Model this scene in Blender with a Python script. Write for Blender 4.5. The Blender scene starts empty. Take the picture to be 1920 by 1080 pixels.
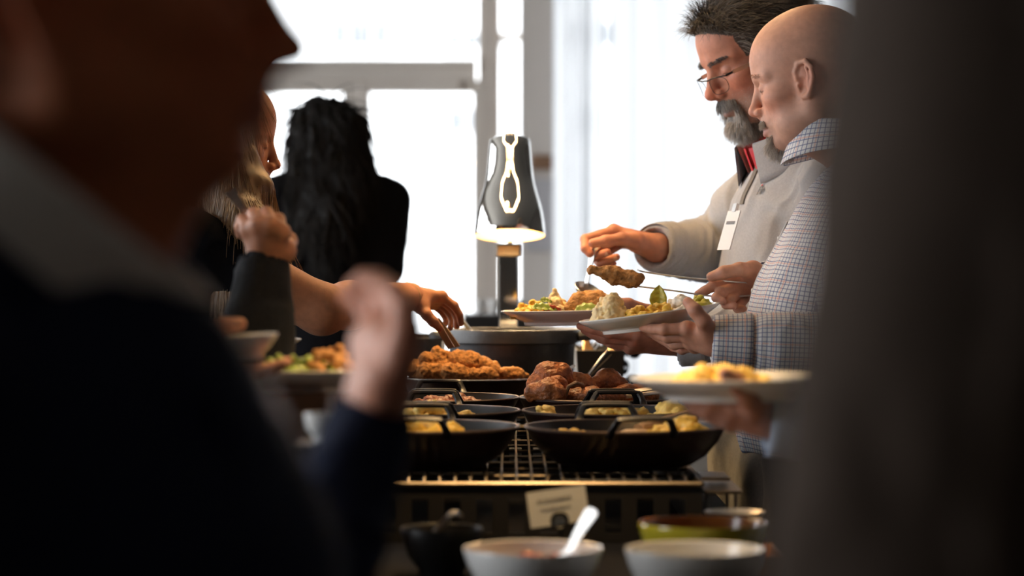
import bpy, bmesh, math, random
import numpy as np
from mathutils import Vector, Matrix

random.seed(7)
RNG = np.random.default_rng(11)
PI = math.pi
# ------------------------------------------------------------------ camera
F = 1920 * 85 / 36.0          # focal length in pixels
CZ = 1.30                     # camera height
HY = 500.0                    # pixel row of the horizon
scene = bpy.context.scene
COL = scene.collection
cam_d = bpy.data.cameras.new('camera')
cam_d.lens = 85
cam_d.sensor_width = 36
cam_d.shift_y = -40 / 1920
cam_d.clip_start = 0.05
cam_d.clip_end = 200
cam_d.dof.use_dof = True
cam_d.dof.focus_distance = 4.28
cam_d.dof.aperture_fstop = 2.9
cam = bpy.data.objects.new('camera', cam_d)
COL.objects.link(cam)
cam.location = (0, 0, CZ)
cam.rotation_euler = (PI / 2, 0, 0)
scene.camera = cam
# ------------------------------------------------------------------ world, light, exposure
world = bpy.data.worlds.new('overcast_sky')
scene.world = world
world.use_nodes = True
wn = world.node_tree.nodes['Background']
wn.inputs[0].default_value = (0.96, 0.98, 1.0, 1)
wn.inputs[1].default_value = 4.6
vs = scene.view_settings
vs.view_transform = 'Standard'
vs.look = 'None'
vs.gamma = 1
vs.exposure = 0.82
vs.use_curve_mapping = False
scene.cycles.use_denoising = True
scene.cycles.max_bounces = 10
scene.cycles.diffuse_bounces = 4
scene.cycles.transmission_bounces = 6
scene.cycles.transparent_max_bounces = 12
scene.cycles.sample_clamp_indirect = 6
scene.cycles.caustics_reflective = False
scene.cycles.caustics_refractive = False


def portal(x, y, z, sx, sz, rot):
    l = bpy.data.lights.new('window_portal', 'AREA')
    l.shape = 'RECTANGLE'
    l.size = sx
    l.size_y = sz
    l.cycles.is_portal = True
    o = bpy.data.objects.new('window_portal', l)
    COL.objects.link(o)
    o.location = (x, y, z)
    o.rotation_euler = rot


# back wall openings look along -y, left wall openings along +x
portal(-1.30, 12.05, 1.75, 2.45, 3.4, (-PI / 2, 0, 0))
portal(2.75, 12.05, 1.9, 4.9, 3.1, (-PI / 2, 0, 0))
for _y in (1.95, 4.05, 6.15, 8.25):
    portal(-4.55, _y, 1.95, 2.7, 1.8, (0, -PI / 2, 0))


def P(px, py, d):
    """photo pixel + distance along the view axis -> world point"""
    return np.array([(px - 960) * d / F, d, CZ - (py - HY) * d / F])


# ------------------------------------------------------------------ numpy noise
def _hash(i, j, k, s):
    n = (i * 374761393 + j * 668265263 + k * 2147483647 + s * 1274126177) & 0xffffffff
    n = ((n ^ (n >> 13)) * 1274126177) & 0xffffffff
    n = n ^ (n >> 16)
    return (n & 0xffff) / 65535.0


def vnoise(p, s=0):
    """value noise in [-1,1] for (N,3) points"""
    p = np.asarray(p, dtype=np.float64)
    i = np.floor(p).astype(np.int64)
    f = p - i
    f = f * f * (3 - 2 * f)
    r = 0
    for a in (0, 1):
        wa = f[:, 0] if a else 1 - f[:, 0]
        for b in (0, 1):
            wb = f[:, 1] if b else 1 - f[:, 1]
            for c in (0, 1):
                wc = f[:, 2] if c else 1 - f[:, 2]
                r = r + wa * wb * wc * _hash(i[:, 0] + a, i[:, 1] + b, i[:, 2] + c, s)
    return r * 2 - 1


def fbm(p, octv=3, s=0):
    r = 0
    a = 1.0
    for o in range(octv):
        r = r + a * vnoise(p * (2.03 ** o) + 17.3 * o, s + o)
        a *= 0.5
    return r


# ------------------------------------------------------------------ signed-distance sculpting
class Field:
    def __init__(self, lo, hi, h):
        self.lo = np.array(lo, float)
        self.h = h
        self.n = np.maximum(4, np.ceil((np.array(hi, float) - self.lo) / h).astype(int) + 1)
        self.f = np.full(tuple(self.n), 1.0, np.float32)

    def _sub(self, lo, hi):
        a = np.clip(np.floor((lo - self.lo) / self.h).astype(int), 0, self.n - 1)
        b = np.clip(np.ceil((hi - self.lo) / self.h).astype(int) + 1, 1, self.n)
        if np.any(b <= a):
            return None, None
        sl = tuple(slice(a[i], b[i]) for i in range(3))
        ax = [(self.lo[i] + self.h * np.arange(a[i], b[i])).astype(np.float32) for i in range(3)]
        return sl, np.meshgrid(*ax, indexing='ij', sparse=True)

    def _mix(self, sl, d, k, op):
        f = self.f[sl]
        k = max(k, 1e-5)
        if op == 'u':
            t = np.clip(0.5 + 0.5 * (f - d) / k, 0, 1)
            self.f[sl] = f + (d - f) * t - k * t * (1 - t)
        else:   # subtract
            t = np.clip(0.5 - 0.5 * (f + d) / k, 0, 1)
            self.f[sl] = f + (-d - f) * t + k * t * (1 - t)

    def ell(self, c, r, k=0.01, op='u', rot=None):
        c = np.array(c, float)
        r = np.array(r, float)
        m = (r.max() if rot is not None else r) + k + 3 * self.h
        sl, g = self._sub(c - m, c + m)
        if sl is None:
            return
        x, y, z = g[0] - c[0], g[1] - c[1], g[2] - c[2]
        if rot is not None:
            R = np.array(rot)
            x, y, z = (R[0, 0] * x + R[1, 0] * y + R[2, 0] * z,
                       R[0, 1] * x + R[1, 1] * y + R[2, 1] * z,
                       R[0, 2] * x + R[1, 2] * y + R[2, 2] * z)
        k0 = np.sqrt((x / r[0]) ** 2 + (y / r[1]) ** 2 + (z / r[2]) ** 2)
        k1 = np.sqrt((x / r[0] ** 2) ** 2 + (y / r[1] ** 2) ** 2 + (z / r[2] ** 2) ** 2) + 1e-9
        self._mix(sl, (k0 * (k0 - 1) / k1).astype(np.float32), k, op)

    def cap(self, a, b, ra, rb, k=0.01, op='u', sq=None):
        a = np.array(a, float)
        b = np.array(b, float)
        m = max(ra, rb) + k + 3 * self.h
        sl, g = self._sub(np.minimum(a, b) - m, np.maximum(a, b) + m)
        if sl is None:
            return
        p = [g[i] - a[i] for i in range(3)]
        ba = b - a
        s = 1.0
        if sq is not None:      # flatten along the unit axis n by the factor s
            n, s = np.array(sq[0], float), sq[1]
            n = n / np.linalg.norm(n)
            t = (p[0] * n[0] + p[1] * n[1] + p[2] * n[2]) * (1 / s - 1)
            p = [p[i] + t * n[i] for i in range(3)]
            ba = ba + np.dot(ba, n) * (1 / s - 1) * n
        L = max(np.dot(ba, ba), 1e-12)
        t = np.clip((p[0] * ba[0] + p[1] * ba[1] + p[2] * ba[2]) / L, 0, 1)
        d = np.sqrt((p[0] - t * ba[0]) ** 2 + (p[1] - t * ba[1]) ** 2 + (p[2] - t * ba[2]) ** 2) - (ra + (rb - ra) * t)
        self._mix(sl, (d * (s if s < 1 else 1)).astype(np.float32), k, op)

    def clip(self, p, n, r):
        sl, g = self._sub(p - r, p + r)
        if sl is None:
            return
        x = [g[i] - p[i] for i in range(3)]
        d = (x[0] * n[0] + x[1] * n[1] + x[2] * n[2]).astype(np.float32)
        far = np.sqrt(x[0] ** 2 + x[1] ** 2 + x[2] ** 2) > r
        f = self.f[sl]
        self.f[sl] = np.where(far, f, np.maximum(f, d))

    def chain(self, pts, rad, k=0.006, op='u', sq=None):
        for i in range(len(pts) - 1):
            self.cap(pts[i], pts[i + 1], rad[i], rad[i + 1], k, op, sq)

    def mesh(self, smooth=1):
        f = self.f
        f[0], f[-1], f[:, 0], f[:, -1], f[:, :, 0], f[:, :, -1] = 1, 1, 1, 1, 1, 1
        s = f < 0
        cnt = np.zeros(tuple(self.n - 1), np.int8)
        offs = [(a, b, c) for a in (0, 1) for b in (0, 1) for c in (0, 1)]
        nx, ny, nz = self.n - 1
        for a, b, c in offs:
            cnt += s[a:a + nx, b:b + ny, c:c + nz]
        act = np.argwhere((cnt > 0) & (cnt < 8))
        vals = {o: f[act[:, 0] + o[0], act[:, 1] + o[1], act[:, 2] + o[2]] for o in offs}
        acc = np.zeros((len(act), 3))
        w = np.zeros(len(act))
        for o in offs:
            for ax in range(3):
                if o[ax] == 0:
                    q = list(o)
                    q[ax] = 1
                    v0, v1 = vals[o], vals[tuple(q)]
                    m = (v0 < 0) != (v1 < 0)
                    t = np.where(m, v0 / np.where(m, v0 - v1, 1), 0)
                    pt = np.tile(np.array(o, float), (len(act), 1))
                    pt[:, ax] += t
                    acc += pt * m[:, None]
                    w += m
        v = self.lo + self.h * (act + acc / np.maximum(w, 1)[:, None])
        idx = np.full(tuple(self.n - 1), -1, np.int64)
        idx[act[:, 0], act[:, 1], act[:, 2]] = np.arange(len(act))
        quads = []
        for ax in range(3):
            u, w2 = (ax + 1) % 3, (ax + 2) % 3
            sa = [slice(1, -1)] * 3
            sb = [slice(1, -1)] * 3
            sa[ax] = slice(0, -1)
            sb[ax] = slice(1, None)
            A, B = s[tuple(sa)], s[tuple(sb)]
            e = np.argwhere(A != B)
            ins = A[e[:, 0], e[:, 1], e[:, 2]]
            base = e.copy()
            base[:, u] += 1
            base[:, w2] += 1
            c = []
            for du, dw in ((0, 0), (-1, 0), (-1, -1), (0, -1)):
                q = base.copy()
                q[:, u] += du
                q[:, w2] += dw
                c.append(idx[q[:, 0], q[:, 1], q[:, 2]])
            c = np.stack(c, 1)
            c[~ins] = c[~ins][:, ::-1]
            quads.append(c)
        q = np.concatenate(quads)
        q = q[(q >= 0).all(1)]
        for _ in range(smooth):
            v = lap(v, q)
        return v, q


def lap(v, q, w=0.5):
    acc = np.zeros_like(v)
    n = np.zeros(len(v))
    for a, b in ((0, 1), (1, 2), (2, 3), (3, 0)):
        for i, j in ((a, b), (b, a)):
            for x in range(3):
                acc[:, x] += np.bincount(q[:, i], v[q[:, j], x], len(v))
            n += np.bincount(q[:, i], minlength=len(v))
    return v + w * (acc / np.maximum(n, 1)[:, None] - v)


def vnormals(v, q):
    fn = np.cross(v[q[:, 2]] - v[q[:, 0]], v[q[:, 3]] - v[q[:, 1]])
    n = np.zeros_like(v)
    for i in range(4):
        for x in range(3):
            n[:, x] += np.bincount(q[:, i], fn[:, x], len(v))
    return n / (np.linalg.norm(n, axis=1)[:, None] + 1e-12)


def join(*ms):
    vs_, qs, o = [], [], 0
    for v, q in ms:
        vs_.append(v)
        qs.append(q + o)
        o += len(v)
    return np.concatenate(vs_), np.concatenate(qs)


# ------------------------------------------------------------------ objects
def npobj(name, v, q, mat, parent=None, col=None, uv=None, smooth=True):
    me = bpy.data.meshes.new(name)
    q = np.asarray(q)
    k = q.shape[1]
    me.vertices.add(len(v))
    me.vertices.foreach_set('co', np.asarray(v, np.float32).ravel())
    me.loops.add(q.size)
    me.loops.foreach_set('vertex_index', q.ravel().astype(np.int32))
    me.polygons.add(len(q))
    me.polygons.foreach_set('loop_start', (np.arange(len(q)) * k).astype(np.int32))
    me.polygons.foreach_set('use_smooth', np.full(len(q), smooth))
    me.update(calc_edges=True)
    if col is not None:
        c = np.ones((len(v), 4), np.float32)
        c[:, :3] = col
        a = me.attributes.new('Col', 'FLOAT_COLOR', 'POINT')
        a.data.foreach_set('color', c.ravel())
    if uv is not None:
        l = me.uv_layers.new(name='UVMap')
        l.data.foreach_set('uv', np.asarray(uv, np.float32).ravel())
    me.materials.append(mat)
    o = bpy.data.objects.new(name, me)
    COL.objects.link(o)
    if parent is not None:
        attach(o, parent)
    return o


def attach(o, parent):
    """parent while keeping the world placement (geometry is written in world space unless parent is moved later)"""
    o.parent = parent
    M = Matrix.Identity(4)
    p = parent
    chain = []
    while p is not None:
        chain.append(p)
        p = p.parent
    for c in reversed(chain):
        M = M @ c.matrix_parent_inverse @ c.matrix_basis
    o.matrix_parent_inverse = M.inverted()


def tag(o, label, cat, group=None, kind=None):
    if label:
        o['label'] = label
    if cat:
        o['category'] = cat
    if group:
        o['group'] = group
    if kind:
        o['kind'] = kind
    return o


def thing(name, label, cat, loc=(0, 0, 0), group=None):
    o = bpy.data.objects.new(name, None)
    o.empty_display_size = 0.05
    COL.objects.link(o)
    o.location = tuple(float(c) for c in loc)
    return tag(o, label, cat, group)


class MB:
    """collects simple shapes (world space) into one mesh"""

    def __init__(self):
        self.v, self.f = [], []

    def add(self, v, f):
        o = len(self.v)
        self.v += [tuple(float(c) for c in p) for p in v]
        self.f += [tuple(i + o for i in q) for q in f]
        return self

    def box(self, a, b, M=None):
        (x0, y0, z0), (x1, y1, z1) = a, b
        v = [(x0, y0, z0), (x1, y0, z0), (x1, y1, z0), (x0, y1, z0), (x0, y0, z1), (x1, y0, z1), (x1, y1, z1), (x0, y1, z1)]
        if M is not None:
            v = [tuple(M @ Vector(p)) for p in v]
        return self.add(v, [(3, 2, 1, 0), (4, 5, 6, 7), (0, 1, 5, 4), (1, 2, 6, 5), (2, 3, 7, 6), (3, 0, 4, 7)])

    def lathe(self, prof, c=(0, 0, 0), n=40, M=None, sx=1, sy=1):
        """prof [(r,z)...]: open profile, r=0 ends close"""
        v, f = [], []
        for r, z in prof:
            for i in range(n):
                t = 2 * PI * i / n
                v.append((r * math.cos(t) * sx, r * math.sin(t) * sy, z))
        for j in range(len(prof) - 1):
            for i in range(n):
                a, b = j * n + i, j * n + (i + 1) % n
                f.append((a, b, b + n, a + n))
        if M is None:
            M = Matrix.Translation(Vector([float(x) for x in c]))
        v = [tuple(M @ Vector(p)) for p in v]
        return self.add(v, f)

    def tube(self, pts, r, n=8, cap=True, flat=None):
        """swept tube; r number or list; flat=(up vector, ratio) squashes the section along up"""
        pts = [np.array(p, float) for p in pts]
        m = len(pts)
        rs = r if isinstance(r, (list, tuple)) else [r] * m
        v, f = [], []
        up = np.array([0.13, 0.21, 0.97]) if flat is None else np.array(flat[0], float)
        ratio = 1 if flat is None else flat[1]
        for i in range(m):
            t = pts[min(i + 1, m - 1)] - pts[max(i - 1, 0)]
            t /= np.linalg.norm(t) + 1e-12
            a = np.cross(t, up)
            if np.linalg.norm(a) < 1e-4:
                a = np.cross(t, (1, 0.1, 0))
            a /= np.linalg.norm(a)
            b = np.cross(a, t)
            for k in range(n):
                th = 2 * PI * k / n
                v.append(pts[i] + rs[i] * (math.cos(th) * a + ratio * math.sin(th) * b))
        for i in range(m - 1):
            for k in range(n):
                a_, b_ = i * n + k, i * n + (k + 1) % n
                f.append((a_, b_, b_ + n, a_ + n))
        if cap:
            f.append(tuple(range(n))[::-1])
            f.append(tuple(range((m - 1) * n, m * n)))
        return self.add(v, f)

    def strip(self, pts, wdir, w, t):
        """flat bar: rectangular section w along wdir, thickness t"""
        pts = [np.array(p, float) for p in pts]
        m = len(pts)
        ws = w if isinstance(w, (list, tuple)) else [w] * m
        wd = np.array(wdir, float)
        wd /= np.linalg.norm(wd)
        v, f = [], []
        for i in range(m):
            d = pts[min(i + 1, m - 1)] - pts[max(i - 1, 0)]
            n = np.cross(d, wd)
            n /= np.linalg.norm(n) + 1e-12
            for a, b in ((-1, -1), (1, -1), (1, 1), (-1, 1)):
                v.append(pts[i] + a * ws[i] / 2 * wd + b * t / 2 * n)
        for i in range(m - 1):
            for k in range(4):
                a_, b_ = i * 4 + k, i * 4 + (k + 1) % 4
                f.append((a_, b_, b_ + 4, a_ + 4))
        f.append((3, 2, 1, 0))
        f.append(tuple(range((m - 1) * 4, m * 4)))
        return self.add(v, f)

    def build(self, name, mat, parent=None, smooth=True, bevel=0.0, seg=2, recalc=True):
        me = bpy.data.meshes.new(name)
        me.from_pydata(self.v, [], self.f)
        bm = bmesh.new()
        bm.from_mesh(me)
        bmesh.ops.remove_doubles(bm, verts=bm.verts, dist=1e-6)
        if recalc:
            bmesh.ops.recalc_face_normals(bm, faces=bm.faces)
        for fc in bm.faces:
            fc.smooth = smooth
        for e in bm.edges:
            if len(e.link_faces) == 2 and e.calc_face_angle(0) > 0.65:
                e.smooth = False
        bm.to_mesh(me)
        bm.free()
        me.materials.append(mat)
        o = bpy.data.objects.new(name, me)
        COL.objects.link(o)
        if bevel > 0:
            md = o.modifiers.new('bevel', 'BEVEL')
            md.width = bevel
            md.segments = seg
            md.limit_method = 'ANGLE'
            md.angle_limit = 0.6
        if parent is not None:
            attach(o, parent)
        return o


def catmull(pts, n=6):
    pts = [np.array(p, float) for p in pts]
    out = []
    m = len(pts)
    for i in range(m - 1):
        p0, p1, p2, p3 = pts[max(i - 1, 0)], pts[i], pts[i + 1], pts[min(i + 2, m - 1)]
        for k in range(n):
            t = k / n
            out.append(0.5 * (2 * p1 + (p2 - p0) * t + (2 * p0 - 5 * p1 + 4 * p2 - p3) * t * t + (3 * p1 - p0 - 3 * p2 + p3) * t ** 3))
    out.append(pts[-1])
    return out


def copy_tree(o, parent=None):
    c = o.copy()
    COL.objects.link(c)
    c.parent = parent
    if parent is not None:
        c.matrix_parent_inverse = o.matrix_parent_inverse.copy()
    for ch in o.children:
        copy_tree(ch, c)
    return c


# ------------------------------------------------------------------ materials
def mat(name, col, rough=0.5, metal=0.0, spec=0.5, noise=None, bump=None, attr=False, sss=0.0, sssr=(1, .35, .2), sheen=0.0, emit=None, coat=0.0, trans=0.0):
    """noise=(scale, amount) value variation, bump=(scale, strength, distance)"""
    m = bpy.data.materials.new(name)
    m.use_nodes = True
    nt = m.node_tree
    b = nt.nodes['Principled BSDF']
    b.inputs['Base Color'].default_value = (*col, 1)
    b.inputs['Roughness'].default_value = rough
    b.inputs['Metallic'].default_value = metal
    b.inputs['Specular IOR Level'].default_value = spec
    if sss:
        b.inputs['Subsurface Weight'].default_value = sss
        b.inputs['Subsurface Radius'].default_value = sssr
        b.inputs['Subsurface Scale'].default_value = 0.008
    if sheen:
        b.inputs['Sheen Weight'].default_value = sheen
        b.inputs['Sheen Roughness'].default_value = 0.5
    if coat:
        b.inputs['Coat Weight'].default_value = coat
    if trans:
        b.inputs['Transmission Weight'].default_value = trans
    if emit:
        b.inputs['Emission Color'].default_value = (*emit[0], 1)
        b.inputs['Emission Strength'].default_value = emit[1]
    tc = nt.nodes.new('ShaderNodeTexCoord')
    src = None
    if attr:
        a = nt.nodes.new('ShaderNodeAttribute')
        a.attribute_name = 'Col'
        src = a.outputs['Color']
    if noise:
        n = nt.nodes.new('ShaderNodeTexNoise')
        n.inputs['Scale'].default_value = noise[0]
        n.inputs['Detail'].default_value = 4
        nt.links.new(tc.outputs['Object'], n.inputs['Vector'])
        mr = nt.nodes.new('ShaderNodeMapRange')
        mr.inputs['From Min'].default_value = 0.25
        mr.inputs['From Max'].default_value = 0.75
        mr.inputs['To Min'].default_value = 1 - noise[1]
        mr.inputs['To Max'].default_value = 1 + noise[1]
        nt.links.new(n.outputs['Fac'], mr.inputs['Value'])
        mx = nt.nodes.new('ShaderNodeMix')
        mx.data_type = 'RGBA'
        mx.blend_type = 'MULTIPLY'
        mx.inputs['Factor'].default_value = 1
        if src is not None:
            nt.links.new(src, mx.inputs[6])
        else:
            mx.inputs[6].default_value = (*col, 1)
        nt.links.new(mr.outputs['Result'], mx.inputs[7])
        src = mx.outputs[2]
    if src is not None:
        nt.links.new(src, b.inputs['Base Color'])
    if bump:
        n = nt.nodes.new('ShaderNodeTexNoise')
        n.inputs['Scale'].default_value = bump[0]
        n.inputs['Detail'].default_value = 3
        nt.links.new(tc.outputs['Object'], n.inputs['Vector'])
        bp = nt.nodes.new('ShaderNodeBump')
        bp.inputs['Strength'].default_value = bump[1]
        bp.inputs['Distance'].default_value = bump[2]
        nt.links.new(n.outputs['Fac'], bp.inputs['Height'])
        nt.links.new(bp.outputs['Normal'], b.inputs['Normal'])
    return m


M_ = {}
M_['skin'] = mat('skin', (.5, .25, .17), .52, spec=.28, attr=True, noise=(90, .10), bump=(420, .22, .0012), sss=.12)
M_['hair'] = mat('hair', (.1, .1, .1), .42, spec=.5, attr=True)
M_['darkhair'] = mat('dark_hair', (.01, .01, .01), .5, spec=.15, attr=True)
M_['fleece'] = mat('grey_jersey', (.41, .415, .43), .85, spec=.2, noise=(260, .10), bump=(900, .35, .0008), sheen=.25)
M_['navy'] = mat('navy_suiting', (.012, .016, .036), .85, spec=.1, noise=(300, .2), bump=(1200, .3, .0006))
M_['blackcloth'] = mat('black_cloth', (.006, .006, .008), .9, spec=.08, noise=(120, .2), bump=(800, .3, .0008))
M_['darkknit'] = mat('charcoal_knit', (.013, .014, .018), .85, spec=.1, noise=(200, .25), bump=(700, .4, .001), sheen=.05)
M_['taupe'] = mat('taupe_coat', (.080, .056, .042), .85, spec=.1, noise=(150, .15), bump=(600, .4, .001), sheen=.1)
M_['whiteshirt'] = mat('white_shirt', (.78, .76, .73), .8, spec=.2, bump=(900, .2, .0006))
M_['blueshirt'] = mat('pale_blue_shirt', (.42, .50, .62), .8, spec=.2, bump=(900, .2, .0006))
M_['khaki'] = mat('grey_trousers', (.20, .185, .165), .85, spec=.2, noise=(200, .15), bump=(900, .3, .0008))
M_['darktrouser'] = mat('dark_trousers', (.03, .027, .027), .85, spec=.2, noise=(200, .2), bump=(900, .3, .0008))
M_['leather'] = mat('black_leather', (.015, .013, .012), .4)
M_['red'] = mat('red_ribbon', (.62, .02, .03), .6, bump=(900, .3, .0006))
M_['bronze'] = mat('bronze_silk', (.20, .075, .02), .45, bump=(900, .2, .0005))
M_['porcelain'] = mat('white_porcelain', (.80, .79, .77), .12, spec=.5, coat=.3)
M_['iron'] = mat('black_cast_iron', (.012, .011, .011), .38, spec=.5, noise=(60, .3), bump=(350, .15, .0006))
M_['enamel'] = mat('dark_maroon_enamel', (.020, .007, .006), .3, spec=.5, noise=(40, .25), bump=(200, .06, .0006))
M_['ironrim'] = mat('worn_iron_rim', (.09, .06, .05), .4, metal=.6, noise=(80, .3))
M_['potiron'] = mat('grey_black_cast_iron', (.024, .024, .027), .42, spec=.5, noise=(90, .35), bump=(420, .25, .0006))
M_['chrome'] = mat('polished_chrome', (.86, .84, .81), .05, metal=1)
M_['steel'] = mat('brushed_steel', (.60, .57, .54), .28, metal=1, noise=(120, .12))
M_['darksteel'] = mat('dark_wire', (.16, .13, .10), .35, metal=.9, noise=(60, .2))
M_['blackmetal'] = mat('black_painted_metal', (.010, .009, .009), .5, spec=.4, bump=(300, .1, .0006))
M_['egg'] = mat('yellow_egg', (.80, .50, .07), .4, spec=.5, noise=(70, .22), bump=(260, .3, .0015), sss=.2, sssr=(1, .6, .2))
M_['paleegg'] = mat('pale_egg', (.86, .60, .17), .45, spec=.4, noise=(60, .18), bump=(240, .3, .0015), sss=.2, sssr=(1, .6, .2))
M_['fried'] = mat('fried_crust', (.50, .22, .065), .75, spec=.25, noise=(170, .55), bump=(420, 1.0, .004))
M_['roast'] = mat('roast_skin', (.34, .105, .028), .40, spec=.5, noise=(48, .75), bump=(180, .9, .004))
M_['sausage'] = mat('sausage_hash', (.24, .07, .03), .4, noise=(70, .5), bump=(200, .6, .002))
M_['cutlet'] = mat('breaded_cutlet', (.42, .19, .05), .65, noise=(110, .45), bump=(260, .9, .003))
M_['mash'] = mat('creamy_mash', (.84, .66, .36), .5, noise=(45, .15), bump=(200, .4, .002), sss=.2, sssr=(1, .6, .3))
M_['cream'] = mat('white_cream', (.82, .74, .62), .45, bump=(200, .4, .002))
M_['leaf'] = mat('green_leaf', (.20, .27, .03), .4, noise=(60, .3), bump=(180, .4, .0012))
M_['yellowleaf'] = mat('yellow_green_leaf', (.52, .46, .05), .4, noise=(120, .3), bump=(300, .4, .0012))
M_['salsa'] = mat('red_salsa', (.28, .035, .015), .25, noise=(60, .5), bump=(120, .8, .003))
M_['wood'] = mat('pale_wood', (.52, .33, .17), .5, noise=(30, .2))
M_['darkwood'] = mat('brown_wood', (.20, .10, .05), .5, noise=(12, .3))
M_['card'] = mat('white_card', (.80, .80, .80), .6)
M_['ink'] = mat('grey_ink', (.18, .18, .19), .6)
M_['yellowglaze'] = mat('yellow_glaze', (.55, .46, .03), .15, coat=.4)
M_['amber'] = mat('amber_glaze', (.30, .11, .02), .2, coat=.3)
M_['glass'] = mat('clear_lens', (.95, .97, 1), .02, trans=1.0, spec=.5)
M_['frame'] = mat('dark_metal_frame', (.03, .028, .028), .3, metal=.7)
M_['foil'] = mat('aluminium_foil', (.75, .73, .70), .22, metal=1, bump=(90, .5, .002))
M_['paper'] = mat('brown_paper', (.55, .33, .15), .6)
# ================================================================== PEOPLE: tools
def frame(f, up=(0, 0, 1)):
    """columns forward, left, up"""
    f = np.array(f, float)
    f /= np.linalg.norm(f)
    l = np.cross(up, f)
    l /= np.linalg.norm(l)
    u = np.cross(f, l)
    return np.stack([f, l, u], 1)


def head_frame(yaw_f, pitch, roll=0.0):
    """yaw_f = horizontal facing vector, pitch>0 looks down"""
    R = frame((yaw_f[0], yaw_f[1], 0))
    c, s = math.cos(pitch), math.sin(pitch)
    Rp = np.array([[c, 0, s], [0, 1, 0], [-s, 0, c]])
    c, s = math.cos(roll), math.sin(roll)
    Rr = np.array([[1, 0, 0], [0, c, -s], [0, s, c]])
    return R @ Rp @ Rr


def head_mesh(h=0.0022, nose=1.0, jaw=1.0, brow=1.0, fem=0, ears=True, jowl=0.0, neck=(-.055, 0, -.17), earx=0.0, throat=0):
    """head in its own axes: x forward, y left, z up, origin between the ears"""
    fd = Field((-.135, -.105, -.20), (.15, .105, .165), h)
    fd.ell((-.008, 0, .046), (.104, .078, .088), .01)
    fd.ell((.030, 0, .048), (.066, .066, .066), .02)
    fd.ell((.036, 0, -.028), (.056, .058 * (.5 + .5 * jaw), .072), .03)
    fd.ell((-.03, 0, -.01), (.06, .062, .055), .03)
    for s in (1, -1):
        fd.cap((.000, s * .052 * jaw, -.055), (.070, s * .016, -.088), .021, .017, .022)
        fd.cap((-.004, s * .060, -.01), (.000, s * .053 * jaw, -.055), .015, .019, .02)
        fd.ell((.056, s * .044, -.014), (.026, .022, .020), .018)
        if jowl:
            fd.ell((.035, s * .040, -.062), (.035, .024 * jowl, .030), .022)
    fd.ell((.078, 0, -.092), (.020, .022, .017), .018)
    fd.ell((.070, 0, -.052), (.034, .030, .030), .018)
    # brow, sockets, eyes
    for s in (1, -1):
        fd.cap((.088, s * .012, .030), (.066, s * .050, .027), .0105 * brow, .009, .012)
        fd.ell((.101, s * .033, .008), (.020, .019, .0125), .012, 'd')
        fd.ell((.0765, s * .032, .0075), (.0135, .0155, .0125), .003)
        fd.cap((.090, s * .020, .0035), (.080, s * .044, .0035), .0007, .0007, .002, 'd')
        fd.cap((.084, s * .018, -.008), (.075, s * .042, -.010), .0045, .004, .006)
    # nose
    n = nose
    fd.cap((.089, 0, .022), (.109 * (1 + .02 * (n - 1)), 0, -.018), .0085, .0095 * n, .008)
    fd.ell((.1115 + .004 * (n - 1), 0, -.024), (.0125 * n, .0115 * n, .0105 * n), .006)
    for s in (1, -1):
        fd.ell((.100, s * .0125 * n, -.029), (.0115, .0075, .0085 * n), .004)
        fd.ell((.106, s * .0065 * n, -.0365), (.0055, .0035, .004), .002, 'd')
        fd.cap((.098, s * .019, -.026), (.086, s * .034, -.052), .0018, .0014, .006, 'd')
    fd.cap((.106, 0, -.032), (.102, 0, -.041), .005, .004, .004)
    # lips
    for s in (1, -1):
        fd.cap((.101, s * .004, -.0545), (.088, s * .023, -.061), .0055, .003, .003)
        fd.cap((.0995, s * .004, -.068), (.088, s * .022, -.0625), .0065, .003, .003)
        fd.cap((.109, s * .001, -.0612), (.089, s * .027, -.0617), .0012, .0010, .002, 'd')
    fd.ell((.099, 0, -.081), (.008, .018, .005), .006, 'd')
    fd.ell((.086, 0, -.094), (.013, .016, .012), .01)
    # neck
    fd.cap((-.022, 0, -.045), neck, .054 if not fem else .047, .060 if not fem else .050, .03)
    fd.cap((.030, 0, -.085), (neck[0] + .03, 0, neck[2]), .030, .036, .03)
    if throat:
        fd.cap((.045, 0, -.088), (-.005, 0, -.19), .034, .055, .03)
    if ears:
        for s in (1, -1):
            def E(u, w, o=0.0):
                return (-.010 + earx + u - .06 * w, s * (.0775 + o - .50 * u), -.002 + w)
            fd.chain([E(.012, .006), E(.013, .018), E(.004, .0315), E(-.010, .0315), E(-.0185, .018), E(-.0185, .002), E(-.012, -.014), E(-.004, -.027), E(.006, -.027)],
                     [.0036, .0040, .0046, .0048, .0046, .0042, .0040, .0056, .0048], .0022)
            fd.cap(E(.002, .014, -.0055), E(.000, -.014, -.0055), .013, .011, .004, sq=((.45, s, 0), .30))
            fd.chain([E(-.008, .022, .001), E(-.011, .006, .001), E(-.006, -.012, .001)], [.003, .0032, .003], .003)
            fd.ell(E(.003, -.003, .003), (.0075, .0085, .0110), .003, 'd')
            fd.cap(E(.012, -.006, .001), E(.010, -.014, 0), .0035, .003, .003)
    return fd.mesh(1)


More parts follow.
